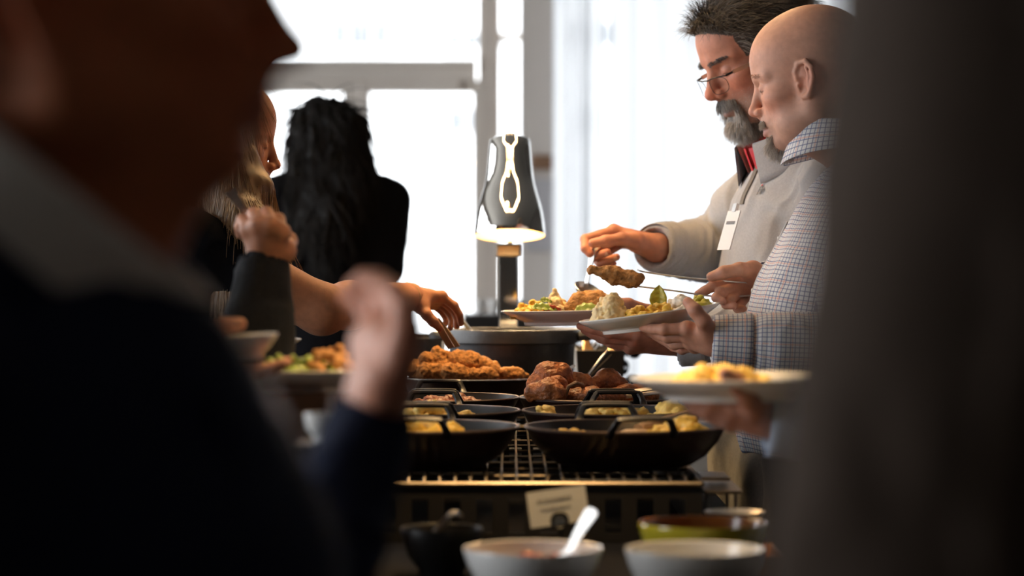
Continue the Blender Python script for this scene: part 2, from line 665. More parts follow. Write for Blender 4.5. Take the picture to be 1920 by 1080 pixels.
def head_cols(v, base, lip=(.42, .15, .13), red=.25, stub=None):
    """skin albedo in head axes"""
    c = np.tile(np.array(base, float), (len(v), 1))
    x, y, z = v[:, 0], v[:, 1], v[:, 2]

    def blend(w, col):
        w = np.clip(w, 0, 1)[:, None]
        return c * (1 - w) + np.array(col) * w
    g = lambda cx, cy, cz, r: np.exp(-(((x - cx) ** 2 + (np.abs(y) - cy) ** 2 + (z - cz) ** 2) / r ** 2))
    rc = np.array(base) * (1.05, .72, .68)
    c = blend(red * 2.2 * g(.115, 0, -.025, .016), rc)
    c = blend(red * 2.0 * g(.066, .042, -.022, .026), rc)
    c = blend(red * 2.0 * g(-.015, .082, 0, .03), rc)
    lipm = (x > .082) & (np.abs(y) < .027) & (z < -.050) & (z > -.073)
    c = blend(lipm * g(.100, 0, -.061, .020) * 1.3, lip)
    # lash line
    ex = np.abs(np.abs(y) - .032) < .0145
    lash = ex & (x > .070) & (np.abs(z - (.0032 - 12 * (np.abs(y) - .032) ** 2)) < .0016)
    c = blend(lash * .7, (.13, .07, .055))
    if stub is not None:
        w = np.clip((-.028 - z) / .03, 0, 1) * np.clip((x + .01) / .03, 0, 1) * np.clip((z + .16) / .05, 0, 1)
        c = blend(w * stub[1], stub[0])
    c *= (1 + .05 * fbm(v * 60, 2, 3))[:, None]
    return c


def strands(roots, dirs, length, segs=5, r=.0005, grav=(0, 0, -1), gw=.3, curl=.25, seed=1, wave=0, wavef=60, push=None):
    """bundle of tapering three-sided hairs -> v, q ; roots (N,3), dirs (N,3), length (N,)"""
    N = len(roots)
    rg = np.random.default_rng(seed)
    p = roots.copy()
    d = dirs / (np.linalg.norm(dirs, axis=1)[:, None] + 1e-9)
    step = (length / segs)[:, None]
    pts = [p]
    jit = rg.normal(0, curl, (N, 3))
    gv = np.array(grav, float)
    for s in range(segs):
        d = d + gv * gw / segs * (1 + s * .3) + jit * (.6 / segs) + rg.normal(0, curl * .3 / segs, (N, 3))
        if wave:
            ph = p[:, 2] * wavef + rg.normal(0, .1, N) + np.floor(roots[:, 0] * 40) * 1.7
            side = np.cross(d, gv)
            side /= np.linalg.norm(side, axis=1)[:, None] + 1e-9
            d = d + side * (np.sin(ph) * wave)[:, None]
        d = d / np.linalg.norm(d, axis=1)[:, None]
        p = p + d * step
        if push is not None:
            p = push(p)
        pts.append(p)
    pts = np.stack(pts, 1)                       # N,S+1,3
    t = np.gradient(pts, axis=1)
    t /= np.linalg.norm(t, axis=2)[:, :, None] + 1e-9
    a = np.cross(t, np.array([.31, .77, .55]))
    a /= np.linalg.norm(a, axis=2)[:, :, None] + 1e-9
    b = np.cross(t, a)
    rr = (r if np.ndim(r) else np.full(N, r))[:, None] * np.linspace(1, .25, segs + 1)[None]
    ring = []
    for k in range(3):
        th = 2 * PI * k / 3
        ring.append(pts + rr[:, :, None] * (math.cos(th) * a + math.sin(th) * b))
    v = np.stack(ring, 2).reshape(-1, 3)         # N,(S+1),3 rings
    base = (np.arange(N) * (segs + 1) * 3)[:, None, None]
    sidx = (np.arange(segs) * 3)[None, :, None]
    k = np.arange(3)[None, None, :]
    k2 = (k + 1) % 3
    q = np.stack([base + sidx + k, base + sidx + k2, base + sidx + 3 + k2, base + sidx + 3 + k], -1).reshape(-1, 4)
    return v, q


def scatter(v, q, mask, n, seed=0):
    """n random points on faces whose first vertex is in mask -> points, normals"""
    rg = np.random.default_rng(seed)
    fq = q[mask[q].all(1)]
    ar = np.linalg.norm(np.cross(v[fq[:, 2]] - v[fq[:, 0]], v[fq[:, 3]] - v[fq[:, 1]]), axis=1)
    i = rg.choice(len(fq), n, p=ar / ar.sum())
    a, b = rg.random((2, n))
    f = fq[i]
    p = ((1 - a) * (1 - b))[:, None] * v[f[:, 0]] + (a * (1 - b))[:, None] * v[f[:, 1]] + (a * b)[:, None] * v[f[:, 2]] + ((1 - a) * b)[:, None] * v[f[:, 3]]
    nn = np.cross(v[f[:, 2]] - v[f[:, 0]], v[f[:, 3]] - v[f[:, 1]])
    nn /= np.linalg.norm(nn, axis=1)[:, None] + 1e-12
    return p, nn


def hand_mesh(wrist, fingers, thumb, elbow, s=1.0, h=.0018, wr=.027, palm=1.0):
    """joint positions in world space; every finger is its own chain so that they stay apart"""
    pts = [wrist, elbow] + [p for f in fingers for p in f] + list(thumb)
    A = np.array(pts)
    e = np.array(wrist) + (np.array(elbow) - np.array(wrist)) * min(1, .11 / np.linalg.norm(np.array(elbow) - np.array(wrist)))
    A = np.vstack([A[:1], A[2:], e[None]])
    fd = Field(A.min(0) - .045, A.max(0) + .045, h)
    mc = [np.array(f[0]) for f in fingers]
    w = np.array(wrist)
    mid = sum(mc) / 4
    n = np.cross(mc[0] - w, mc[3] - w)
    n /= np.linalg.norm(n) + 1e-9
    for i, m in enumerate(mc):
        root = w * .75 + m * .25
        fd.cap(root, m, .0165 * s * palm, .0125 * s * palm, .010)
    for i in range(3):
        fd.cap(mc[i], mc[i + 1], .0118 * s * palm, .0112 * s * palm, .008)
    fd.cap(w, w * .5 + mid * .5, .021 * s, .018 * s * palm, .014)
    fd.cap(w, e, wr * s * .88, wr * s * 1.05, .012, sq=(n, .86))
    t = [np.array(x) for x in thumb]
    fd.cap(w * .7 + t[0] * .3, t[0], .018 * s, .0165 * s, .012)
    fd.cap(t[0], mc[0] * .6 + w * .4, .0135 * s, .012 * s, .012)
    fd.chain(t, [.0160 * s, .0118 * s, .0108 * s, .0088 * s], .006)
    rr = [(.0108, .0094, .0083, .0072), (.0110, .0096, .0085, .0073), (.0104, .0090, .0080, .0069), (.0094, .0080, .0071, .0062)]
    for f, r in zip(fingers, rr):
        fd.chain(f, [x * s for x in r], .0022)
        fd.ell(f[1], (r[1] * s * 1.08,) * 3, .003)
    return fd.mesh(1)


def hp(lst):
    return [P(*p) for p in lst]


def hand_cols(v, base, tips):
    c = np.tile(np.array(base, float), (len(v), 1))
    for t in tips:
        w = np.exp(-((v - np.array(t)) ** 2).sum(1) / .012 ** 2)[:, None] * .35
        c = c * (1 - w) + c * np.array((1.12, .85, .82)) * w
    n = fbm(v * 75, 3, 5)
    c *= (1 + .10 * n)[:, None]
    return c


def nail(tip, prev, up, s=1.0):
    """small nail plate mesh lying on the finger end"""
    tip, prev, up = np.array(tip), np.array(prev), np.array(up, float)
    t = tip - prev
    t /= np.linalg.norm(t)
    up = up - t * np.dot(up, t)
    up /= np.linalg.norm(up)
    sd = np.cross(t, up)
    v, q = [], []
    nu, nv = 7, 7
    for i in range(nu):
        for j in range(nv):
            a = (i / (nu - 1) - .5) * 1.9
            b = j / (nv - 1)
            w = 1 - .35 * abs(b * 2 - 1) ** 3
            rr = .0083 * s
            v.append(tip + t * (-.004 + .0105 * b) * s + sd * math.sin(a * w) * rr * .86 + up * (math.cos(a * w) * rr - .0004))
    for i in range(nu - 1):
        for j in range(nv - 1):
            k = i * nv + j
            q.append((k, k + nv, k + nv + 1, k + 1))
    return np.array(v), np.array(q)


def bone_uv(v, q, bones):
    """per-loop uv in metres along / around the nearest bone; bones = [(a,b,radius)]; also per-vertex (u,v)"""
    D, U, V = [], [], []
    for a, b, r in bones:
        a, b = np.array(a, float), np.array(b, float)
        t = b - a
        L = np.linalg.norm(t)
        t = t / L
        ref = np.array((0, 1, 0.0)) if abs(t[1]) < .7 else np.array((0, 0, 1.0))   # angle 0 points away from the camera
        e1 = ref - t * np.dot(ref, t)
        e1 /= np.linalg.norm(e1)
        e2 = np.cross(t, e1)
        p = v - a
        u = p @ t
        uc = np.clip(u, 0, L)
        D.append(np.linalg.norm(p - uc[:, None] * t, axis=1) / r)
        U.append(u)
        V.append(np.arctan2(p @ e2, p @ e1) * r)
    D, U, V = np.array(D), np.array(U), np.array(V)
    R = np.array([b[2] for b in bones])
    nb = D.argmin(0)
    fb = nb[q[:, 0]]
    uv = np.zeros((len(q), 4, 2))
    v0 = V[fb, q[:, 0]]
    per = 2 * PI * R[fb]
    for i in range(4):
        uv[:, i, 0] = U[fb, q[:, i]]
        d = V[fb, q[:, i]] - v0
        uv[:, i, 1] = v0 + d - per * np.round(d / per)
    k = np.arange(len(v))
    return uv.reshape(-1, 2), np.stack([U[nb, k], V[nb, k]], 1), nb


def cloth(lo, hi, h, torso, limbs, f, k=.03, smooth=2, cut=None):
    """torso [(centre, half width, half depth)], limbs [([pts],[radii],k)]"""
    fd = Field(lo, hi, h)
    for i in range(len(torso) - 1):
        (a, wa, da), (b, wb, db) = torso[i], torso[i + 1]
        fd.cap(a, b, wa, wb, k, sq=(f, (da / wa + db / wb) / 2))
    for pts, rad, kk in limbs:
        fd.chain(pts, rad, kk)
    if cut is not None:
        for a, b, ra, rb, kk in cut[1:]:      # sleeves end in a clean plane at the wrist
            n = (np.array(b) - np.array(a))
            n = n / np.linalg.norm(n)
            fd.clip(np.array(a) + n * .006, n, .085)
        for a, b, ra, rb, kk in cut:
            fd.cap(a, b, ra, rb, kk, 'd')
    return fd.mesh(smooth)


def legs(parent, hips, knees, ankles, mt, belt=None, r=(.105, .075, .055), f=(-1, 0, 0), pelvis=None, pw=.165, pd=.12):
    pts = np.array(list(hips) + list(knees) + list(ankles) + [pelvis])
    lo, hi = pts.min(0) - .2, pts.max(0) + .2
    lo[2] = 0.03
    hi[2] = pelvis[2] + .085
    fd = Field(lo, hi, .009)
    pelvis = np.array(pelvis)
    fd.cap(pelvis + (0, 0, .04), pelvis - (0, 0, .08), pw, pw * .95, .03, sq=(f, pd / pw))
    for a, b, c in zip(hips, knees, ankles):
        fd.chain([a, b, np.array(c)], [r[0], r[1], r[2]], .04)
        fd.cap(np.array(c), np.array(c) - (0, 0, .05), r[2], r[2] * 1.05, .01)
    v, q = fd.mesh(2)
    n = vnormals(v, q)
    v = v + n * (.006 * fbm(v * (14, 14, 9), 3, 21))[:, None]
    npobj('trousers', v, q, mt, parent)
    fv = np.array(f, float)
    for c in ankles:
        c = np.array(c)
        sh = Field(c - (.22, .22, .12), c + (.22, .22, .06), .008)
        base = np.array((c[0], c[1], .035))
        sh.cap(base - fv * .07, base + fv * .15, .038, .034, .02)
        sh.cap(base - fv * .05 + (0, 0, .05), base + fv * .04 + (0, 0, .02), .04, .035, .02)
        sh.cap((c[0] - fv[0] * .07, c[1] - fv[1] * .07, .008), (c[0] + fv[0] * .16, c[1] + fv[1] * .16, .008), .040, .040, .004, sq=((0, 0, 1), .2))
        v, q = sh.mesh(1)
        v[:, 2] = np.maximum(v[:, 2], .001)
        npobj('shoe', v, q, M_['leather'], parent)


def inner_body(torso, limbs, f, sc=.78):
    """the covered trunk, limbs of the body, kept well under the clothes"""
    pts = np.array([np.array(t[0]) for t in torso] + [np.array(p) for l in limbs for p in l[0]])
    fd = Field(pts.min(0) - .2, pts.max(0) + .2, .012)
    for i in range(len(torso) - 1):
        (a, wa, da), (b, wb, db) = torso[i], torso[i + 1]
        fd.cap(a, b, wa * sc, wb * sc, .03, sq=(f, (da / wa + db / wb) / 2))
    for p, r, kk in limbs:
        fd.chain(p, [x * .68 for x in r], .03)
    return fd.mesh(1)


def place(v, R, o, s=1.0):
    return (v * s) @ R.T + np.array(o)


def collar_mesh(c, axis, fwd, rx, ry, stand, fall_back, fall_front, gap, thick=.002, flare=.018, n=48, roll=.006):
    """turn-down collar: stand rises along axis, leaf folds outwards; returns v,q,uv"""
    ax = np.array(axis, float)
    ax /= np.linalg.norm(ax)
    f = np.array(fwd, float)
    f = f - ax * np.dot(f, ax)
    f /= np.linalg.norm(f)
    l = np.cross(ax, f)
    rows = []
    for i in range(n + 1):
        th = gap + (2 * PI - 2 * gap) * i / n
        ct, st = math.cos(th), math.sin(th)
        front = (0.5 + 0.5 * ct) ** 3
        fall = fall_back + (fall_front - fall_back) * front
        prof = [(0, -.012), (.001, stand * .5), (.002, stand * .93), (roll * .6, stand), (roll * 1.3, stand * .95)]
        for k in range(1, 7):
            t = k / 6
            prof.append((roll * 1.3 + flare * t, stand * .95 - fall * t))
        for k in range(6, -1, -1):
            t = k / 6
            prof.append((roll * 1.3 + flare * t - thick * (1 - .5 * t) - .0005, stand * .95 - fall * t - .001))
        row = []
        for o, z in prof:
            fo = o
            row.append(np.array(c) + (f * ct * (rx + fo) + l * st * (ry + fo)) + ax * z)
        rows.append(row)
    m = len(rows[0])
    v = np.array(rows).reshape(-1, 3)
    q, uv = [], []
    per = [0]
    for k in range(1, m):
        per.append(per[-1] + np.linalg.norm(rows[n // 2][k] - rows[n // 2][k - 1]))
    for i in range(n):
        for k in range(m - 1):
            q.append((i * m + k, (i + 1) * m + k, (i + 1) * m + k + 1, i * m + k + 1))
            for a, b in ((i, k), (i + 1, k), (i + 1, k + 1), (i, k + 1)):
                uv.append((a * (rx + ry) / 2 * (2 * PI - 2 * gap) / n, per[b]))
    return v, np.array(q), np.array(uv)


def check_material():
    m = mat('checked_cotton', (.7, .7, .7), .8, spec=.2, bump=(900, .2, .0005))
    nt = m.node_tree
    b = nt.nodes['Principled BSDF']
    uv = nt.nodes.new('ShaderNodeUVMap')
    sp = nt.nodes.new('ShaderNodeSeparateXYZ')
    nt.links.new(uv.outputs[0], sp.inputs[0])

    def line(out, period, off, width):
        a = nt.nodes.new('ShaderNodeMath')
        a.operation = 'MULTIPLY_ADD'
        a.inputs[1].default_value = 1 / period
        a.inputs[2].default_value = 100 + off
        nt.links.new(out, a.inputs[0])
        fr = nt.nodes.new('ShaderNodeMath')
        fr.operation = 'FRACT'
        nt.links.new(a.outputs[0], fr.inputs[0])
        l = nt.nodes.new('ShaderNodeMath')
        l.operation = 'LESS_THAN'
        l.inputs[1].default_value = width / period
        nt.links.new(fr.outputs[0], l.inputs[0])
        return l.outputs[0]
    cur = None
    for axis in ('X', 'Y'):
        for period, off, width, colr, fac in ((.0076, 0, .0017, (.10, .13, .26), .74), (.0304, .36, .0022, (.75, .26, .13), .42)):
            l = line(sp.outputs[axis], period, off, width)
            mu = nt.nodes.new('ShaderNodeMath')
            mu.operation = 'MULTIPLY'
            mu.inputs[1].default_value = fac
            nt.links.new(l, mu.inputs[0])
            mx = nt.nodes.new('ShaderNodeMix')
            mx.data_type = 'RGBA'
            nt.links.new(mu.outputs[0], mx.inputs['Factor'])
            if cur is None:
                mx.inputs[6].default_value = (.66, .655, .65, 1)
            else:
                nt.links.new(cur, mx.inputs[6])
            mx.inputs[7].default_value = (*colr, 1)
            cur = mx.outputs[2]
    nt.links.new(cur, b.inputs['Base Color'])
    return m


M_['check'] = check_material()


def folds(v, q, bones, amp, fu, fv_, seed, base=.3, twist=0.0):
    """cloth creases: displace along normals with noise stretched around the limb"""
    n = vnormals(v, q)
    uv, vu, nb = bone_uv(v, q, bones)
    amp = np.array(amp)[nb]
    fu = np.array(fu)[nb]
    fvv = np.array(fv_)[nb]
    ph = np.stack([vu[:, 0] * fu + vu[:, 1] * twist * (nb > 0) + .9 * vnoise(v * 18, seed + 9), vu[:, 1] * fvv, nb * 7.3], 1)
    c = vnoise(ph, seed)
    c2 = vnoise(ph * 2.1 + 5, seed + 1)
    r = 1 - np.abs(c) * 2
    d = amp * (base * c2 + .7 * r)
    return v + n * d[:, None], uv
# ================================================================== ROOM
def struct(name, mb, m, smooth=False, parent=None, bevel=0):
    o = mb.build(name, m, parent, smooth=smooth, bevel=bevel)
    if parent is None:
        o['kind'] = 'structure'
    return o


M_['wallpaint'] = mat('greige_wall', (.30, .27, .245), .85, noise=(3, .06))
M_['darkwall'] = mat('dark_panel_wall', (.07, .06, .05), .7, noise=(6, .2))
M_['ceil'] = mat('grey_ceiling', (.34, .32, .29), .9)
M_['carpet'] = mat('mottled_carpet', (.17, .155, .14), .95, noise=(7, .5), bump=(200, .4, .002))
M_['knee'] = mat('mottled_plaster', (.30, .27, .24), .8, noise=(5, .35))
M_['doorframe'] = mat('beige_door_frame', (.60, .55, .50), .6)
M_['column'] = mat('taupe_column', (.50, .455, .415), .75)
M_['facade'] = mat('pale_facade', (.82, .82, .82), .9)
M_['facadeglass'] = mat('grey_window_glass', (.085, .095, .11), .3)
M_['terrace'] = mat('pale_terrace', (.62, .62, .62), .9)
M_['canvas'] = mat('white_canvas', (.85, .85, .85), .8)


def pane_mat():
    m = bpy.data.materials.new('window_glass')
    m.use_nodes = True
    nt = m.node_tree
    nt.nodes.remove(nt.nodes['Principled BSDF'])
    t = nt.nodes.new('ShaderNodeBsdfTransparent')
    t.inputs[0].default_value = (.96, .97, .98, 1)
    g = nt.nodes.new('ShaderNodeBsdfGlossy')
    g.inputs['Roughness'].default_value = .02
    mx = nt.nodes.new('ShaderNodeMixShader')
    mx.inputs[0].default_value = .05
    nt.links.new(t.outputs[0], mx.inputs[1])
    nt.links.new(g.outputs[0], mx.inputs[2])
    nt.links.new(mx.outputs[0], nt.nodes['Material Output'].inputs[0])
    return m


M_['pane'] = pane_mat()


def sheer_mat():
    m = bpy.data.materials.new('sheer_white_voile')
    m.use_nodes = True
    nt = m.node_tree
    nt.nodes.remove(nt.nodes['Principled BSDF'])
    d = nt.nodes.new('ShaderNodeBsdfDiffuse')
    d.inputs[0].default_value = (.80, .81, .82, 1)
    t = nt.nodes.new('ShaderNodeBsdfTranslucent')
    t.inputs[0].default_value = (.52, .53, .545, 1)
    tr = nt.nodes.new('ShaderNodeBsdfTransparent')
    m1 = nt.nodes.new('ShaderNodeMixShader')
    m1.inputs[0].default_value = .72
    nt.links.new(d.outputs[0], m1.inputs[1])
    nt.links.new(t.outputs[0], m1.inputs[2])
    m2 = nt.nodes.new('ShaderNodeMixShader')
    m2.inputs[0].default_value = .04
    nt.links.new(m1.outputs[0], m2.inputs[1])
    nt.links.new(tr.outputs[0], m2.inputs[2])
    nt.links.new(m2.outputs[0], nt.nodes['Material Output'].inputs[0])
    return m


M_['sheer'] = sheer_mat()

XL, XR, YB, YF, ZC = -4.5, 5.3, 12.0, -3.0, 3.55
struct('floor', MB().box((XL - .2, YF - .2, -.1), (XR + .2, YB + .2, 0)), M_['carpet'])
struct('ceiling', MB().box((XL - .2, YF - .2, ZC), (XR + .2, YB + .2, ZC + .12)), M_['ceil'])
struct('wall_right', MB().box((XR, YF, 0), (XR + .2, YB, ZC)), M_['darkwall'])
struct('wall_front', MB().box((XL, YF - .2, 0), (XR, YF, ZC)), M_['darkwall'])
# left wall with three tall windows beyond the camera's view
WY = [1.05, 3.15, 5.25, 7.35]
lw = MB().box((XL - .2, YF, 0), (XL, YB, .6)).box((XL - .2, YF, 3.3), (XL, YB, ZC)).box((XL - .2, YF, .6), (XL, WY[0], 3.3))
for i, y0 in enumerate(WY):
    lw.box((XL - .2, y0 + 1.8, .6), (XL, WY[i + 1] if i < 3 else YB, 3.3))
struct('wall_left', lw, M_['wallpaint'])
wi = 2
for y0 in WY:
    fr = MB()
    for a in (y0, y0 + .87, y0 + 1.74):
        fr.box((XL - .12, a, .6), (XL - .06, a + .06, 3.3))
    for z in (.6, 3.24):
        fr.box((XL - .12, y0, z), (XL - .06, y0 + 1.8, z + .06))
    o = struct('window_%d' % wi, fr, M_['doorframe'])
    MB().box((XL - .095, y0 + .06, .66), (XL - .089, y0 + .87, 3.24)).build('pane', M_['pane'], o)
    MB().box((XL - .095, y0 + .93, .66), (XL - .089, y0 + 1.74, 3.24)).build('pane', M_['pane'], o)
    wi += 1
# back wall: door bay, slot window, column, wide window behind the voile
x_ = lambda px, d=YB: (px - 960) * d / F
z_ = lambda py, d=YB: CZ - (py - HY) * d / F
bw = MB()
bw.box((XL, YB, 0), (-2.55, YB + .2, ZC))
bw.box((-2.55, YB, 3.45), (x_(1005), YB + .2, ZC))
bw.box((x_(1005), YB, 3.40), (5.2, YB + .2, ZC)).box((5.2, YB, 0), (XR, YB + .2, ZC))
bw.box((x_(1005), YB, 0), (5.2, YB + .2, .35))
bw.box((x_(905), YB, 0), (x_(932), YB + .2, 3.45))
struct('wall_back', bw, M_['column'])
# column between slot window and curtain
cm = MB().box((x_(975, 11.6), 11.5, 0), (x_(1037, 11.6), YB, ZC))
cl = struct('wall_column', cm, M_['column'])
sg = MB().box((x_(996, 11.45), 11.46, z_(318, 11.45)), (x_(1036, 11.45), 11.50, z_(290, 11.45)))
tag(sg.build('wooden_sign', M_['darkwood'], smooth=False, bevel=.004), 'small brown wooden plaque fixed to the taupe column', 'sign')
pn = MB().box((x_(988, 11.45), 11.47, z_(470, 11.45)), (x_(1034, 11.45), 11.50, z_(335, 11.45)))
tag(pn.build('wall_panel', mat('grey_panel', (.36, .35, .36), .5), smooth=False, bevel=.004), 'grey rectangular panel on the column below the wooden plaque', 'panel')
# slot window panes and mullion
so = struct('window_1', MB().box((x_(931), YB + .06, 0), (x_(937), YB + .12, 3.45)).box((x_(937), YB + .06, z_(72)), (x_(975), YB + .12, z_(60))), M_['doorframe'])
MB().box((x_(937), YB + .085, 0), (x_(975), YB + .091, 3.45)).build('pane', M_['pane'], so)
# glazed double door with transom
df = MB()
ztr0, ztr1 = z_(150), z_(113)
for x0, x1 in ((x_(905), x_(893)), (x_(672), x_(662)), (-2.55, -2.45), (x_(430), x_(420))):
    df.box((min(x0, x1), YB + .02, 0), (max(x0, x1), YB + .16, ztr0))
for x0, x1 in ((x_(905), x_(897)), (-2.55, -2.45)):
    df.box((min(x0, x1), YB + .02, ztr0), (max(x0, x1), YB + .16, 3.45))
df.box((-2.55, YB - .02, ztr0), (x_(893), YB + .16, ztr1))
df.box((-2.55, YB - .05, ztr1 - .03), (x_(893), YB - .02, ztr1))
df.box((-2.55, YB + .02, 3.40), (x_(893), YB + .16, 3.45))
dfo = struct('trim_1', df, M_['doorframe'])
MB().box((-2.45, YB + .085, ztr1), (x_(905), YB + .091, 3.40)).build('pane', M_['pane'], dfo)
MB().box((-2.45, YB + .085, 0), (x_(430), YB + .091, ztr0)).build('pane', M_['pane'], dfo)


def leaf(n, px0, px1, closer):
    a, b = x_(px0), x_(px1)
    m = MB()
    st = .048
    zt = z_(172)
    m.box((a, YB + .04, .02), (a + st, YB + .10, ztr0)).box((b - st, YB + .04, .02), (b, YB + .10, ztr0))
    m.box((a + st, YB + .04, zt), (b - st, YB + .10, ztr0)).box((a + st, YB + .04, .02), (b - st, YB + .10, .26))
    o = struct('door_%d' % n, m, M_['doorframe'])
    MB().box((a + st, YB + .066, .26), (b - st, YB + .074, zt)).build('pane', M_['pane'], o)
    MB().tube([(b - st - .05 if n == 2 else a + st + .03, YB + .0, .95), (b - st - .05 if n == 2 else a + st + .03, YB + .0, 1.25)], .012).build('door_handle', M_['steel'], o)
    if closer:
        MB().box((x_(775), YB - .01, z_(174)), (x_(862), YB + .04, z_(148))).build('door_closer', M_['doorframe'], o, bevel=.006)
    return o


leaf(1, 432, 660, False)
leaf(2, 674, 905, True)
# wide window behind the voile, knee wall below it
wf = MB()
for a in (x_(1037), 1.6, 2.9, 4.1, 5.14):
    wf.box((a, YB + .04, .35), (a + .06, YB + .10, 3.40))
wf.box((x_(1037), YB + .04, .35), (5.2, YB + .10, .42)).box((x_(1037), YB + .04, 3.34), (5.2, YB + .10, 3.40))
wo = struct('window_6', wf, M_['doorframe'])
for a, b in ((x_(1037) + .06, 1.6), (1.66, 2.9), (2.96, 4.1), (4.16, 5.14)):
    MB().box((a, YB + .066, .42), (b, YB + .074, 3.34)).build('pane', M_['pane'], wo)
# low partition in front of the curtain foot
zk = z_(745, 8.6)
struct('wall_low', MB().box((x_(1130, 8.6), 8.6, 0), (XR, 8.75, zk)).box((x_(1130, 8.6) - .02, 8.57, zk), (XR, 8.78, zk + .03)), M_['knee'])


def curtain(x0, x1, y, z0, z1, n_pleat, label, amp):
    n = n_pleat * 8
    v, q = [], []
    for i in range(n + 1):
        t = i / n
        x = x0 + (x1 - x0) * t
        ph = 2 * PI * n_pleat * t + 1.3 * math.sin(9.1 * t + 1)
        for j in range(9):
            s = j / 8
            v.append((x + .012 * math.sin(ph * 2 + s), y + amp * (1 + .25 * math.sin(t * 31)) * math.sin(ph) * (.6 + .4 * s), z1 + (z0 - z1) * s))
    for i in range(n):
        for j in range(8):
            q.append((i * 9 + j, i * 9 + j + 1, (i + 1) * 9 + j + 1, (i + 1) * 9 + j))
    t = thing('sheer_curtain', label, 'curtain', ((x0 + x1) / 2, y, z0), 'voile curtains of the wide window')
    npobj('drape', np.array(v), np.array(q), M_['sheer'], t)
    MB().tube([(x0 - .03, y, z1 + .02), (x1 + .03, y, z1 + .02)], .014).build('curtain_rod', M_['steel'], t)


curtain(x_(1037, 10.9), x_(1137, 10.9), 10.9, .03, 3.44, 3, 'narrow sheer white curtain hanging next to the taupe column', .03)
curtain(x_(1141, 10.8), 5.0, 10.8, .03, 3.44, 34, 'broad sheer white curtain pleated across the wide window', .022)
# ---- outside: terrace, parasol, building
struct('ground_terrace', MB().box((-30, YB + .2, -.12), (30, 44, -.02)), M_['terrace'])
bd = thing('building', 'pale building across the terrace with rows of grey windows', 'building', (0, 34, 0))
yb = 34.0
MB().box((-16, yb, -.02), (14, yb + 8, 16)).build('wall', M_['facade'], bd, smooth=False)
xs = lambda px: (px - 960) * yb / F
zs = lambda py: CZ - (py - HY) * yb / F


def bwin(p0, p1, q0, q1):
    f = MB().box((xs(p0), yb - .06, zs(q1)), (xs(p1), yb - .01, zs(q0))).build('window', M_['facadeglass'], bd, smooth=False)
    mb = MB()
    w = (p1 - p0)
    mb.box((xs(p0 + w * .45), yb - .10, zs(q1)), (xs(p0 + w * .55), yb - .06, zs(q0)))
    mb.box((xs(p0), yb - .10, zs(q1) - .08), (xs(p1), yb - .06, zs(q1)))
    mb.build('window_bar', M_['facade'], f, smooth=False)


for sx in (-290, 0, 215, 430, 640):
    for sy in (-160, 0):
        for a, b in ((622, 637), (641, 667), (671, 683), (687, 712), (716, 731)):
            if sx == 215:
                bwin(a + 215, a + 215 + (b - a), 40 + 22 + sy, 90 + sy)
            else:
                bwin(a + sx, b + sx, 40 + sy, 88 + sy)
for a, b in ((840, 856), (860, 884)):
    bwin(a, b, 205, 250)
    bwin(a - 290, b - 290, 205, 250)
    bwin(a + 240, b + 240, 205, 250)
rl = thing('terrace_railing', 'pale grey railing along the far edge of the terrace', 'railing', (0, 20, 0))
yr = 20.0
MB().box((-9, yr, .98), (7, yr + .06, 1.03)).build('top_rail', M_['terrace'], rl)
for i in range(17):
    MB().box((-9 + i, yr, -.02), (-8.95 + i, yr + .06, .98)).build('post', M_['terrace'], rl)
MB().box((-9, yr + .02, .1), (7, yr + .04, .95)).build('panel', M_['facade'], rl)
pu = thing('patio_parasol', 'white patio parasol standing on the terrace outside the door', 'parasol', (x_(640, 16), 16, 0))
pm = MB()
cx_, cz_ = x_(640, 16), z_(330, 16)
n_ = 8
ring = [(cx_ + 1.05 * math.cos(2 * PI * i / n_), 16 + 1.05 * math.sin(2 * PI * i / n_), z_(432, 16)) for i in range(n_)]
ring2 = [(a, b, c - .12) for a, b, c in ring]
pm.add([(cx_, 16, cz_)] + ring + ring2, [(0, 1 + i, 1 + (i + 1) % n_) for i in range(n_)] + [(1 + i, 1 + n_ + i, 1 + n_ + (i + 1) % n_, 1 + (i + 1) % n_) for i in range(n_)])
pm.build('canopy', M_['canvas'], pu, smooth=False)
MB().tube([(cx_, 16, -.02), (cx_, 16, cz_)], .025).build('pole', M_['steel'], pu)
MB().lathe([(0, .06), (.25, .06), (.28, -.02), (0, -.02)], (cx_, 16, 0)).build('base', M_['terrace'], pu)

# ---- hexagonal ring lamp hanging over the buffet (seen mirrored in the heat lamp)
M_['warmglow'] = mat('warm_led', (1, .8, .5), .5, emit=((1.0, .62, .28), 15))


def hexlamp(cx, cy, cz, r, label):
    hl = thing('pendant_lamp', label, 'lamp', (cx, cy, cz))
    hx = [(cx + r * math.cos(PI / 3 * i), cy + r * math.sin(PI / 3 * i), cz) for i in range(6)]
    for i in range(6):
        a, b = np.array(hx[i]), np.array(hx[(i + 1) % 6])
        MB().strip([a + (0, 0, .035), b + (0, 0, .035)], (0, 0, 1), .035, .045).build('housing', M_['blackmetal'], hl)
        MB().strip([a * .98 + b * .02, a * .02 + b * .98], (0, 0, 1), .02, .035).build('light_bar', M_['warmglow'], hl)
    for i in (0, 2, 4):
        MB().tube([(hx[i][0], hx[i][1], cz + .05), (cx, cy, ZC)], .004, n=6).build('cable', M_['blackmetal'], hl)


hexlamp(0.0, 4.86, 2.12, .46, 'hexagonal glowing ring lamp hung flat above the big pot')
# ================================================================== PERSONS
SK_BALD = (.56, .29, .20)
SK_GREY = (.50, .23, .155)
SK_TAN = (.46, .20, .11)


def mk_person(label, loc):
    return thing('person', label, 'person', (loc[0], loc[1], 0))


A_ = np.array
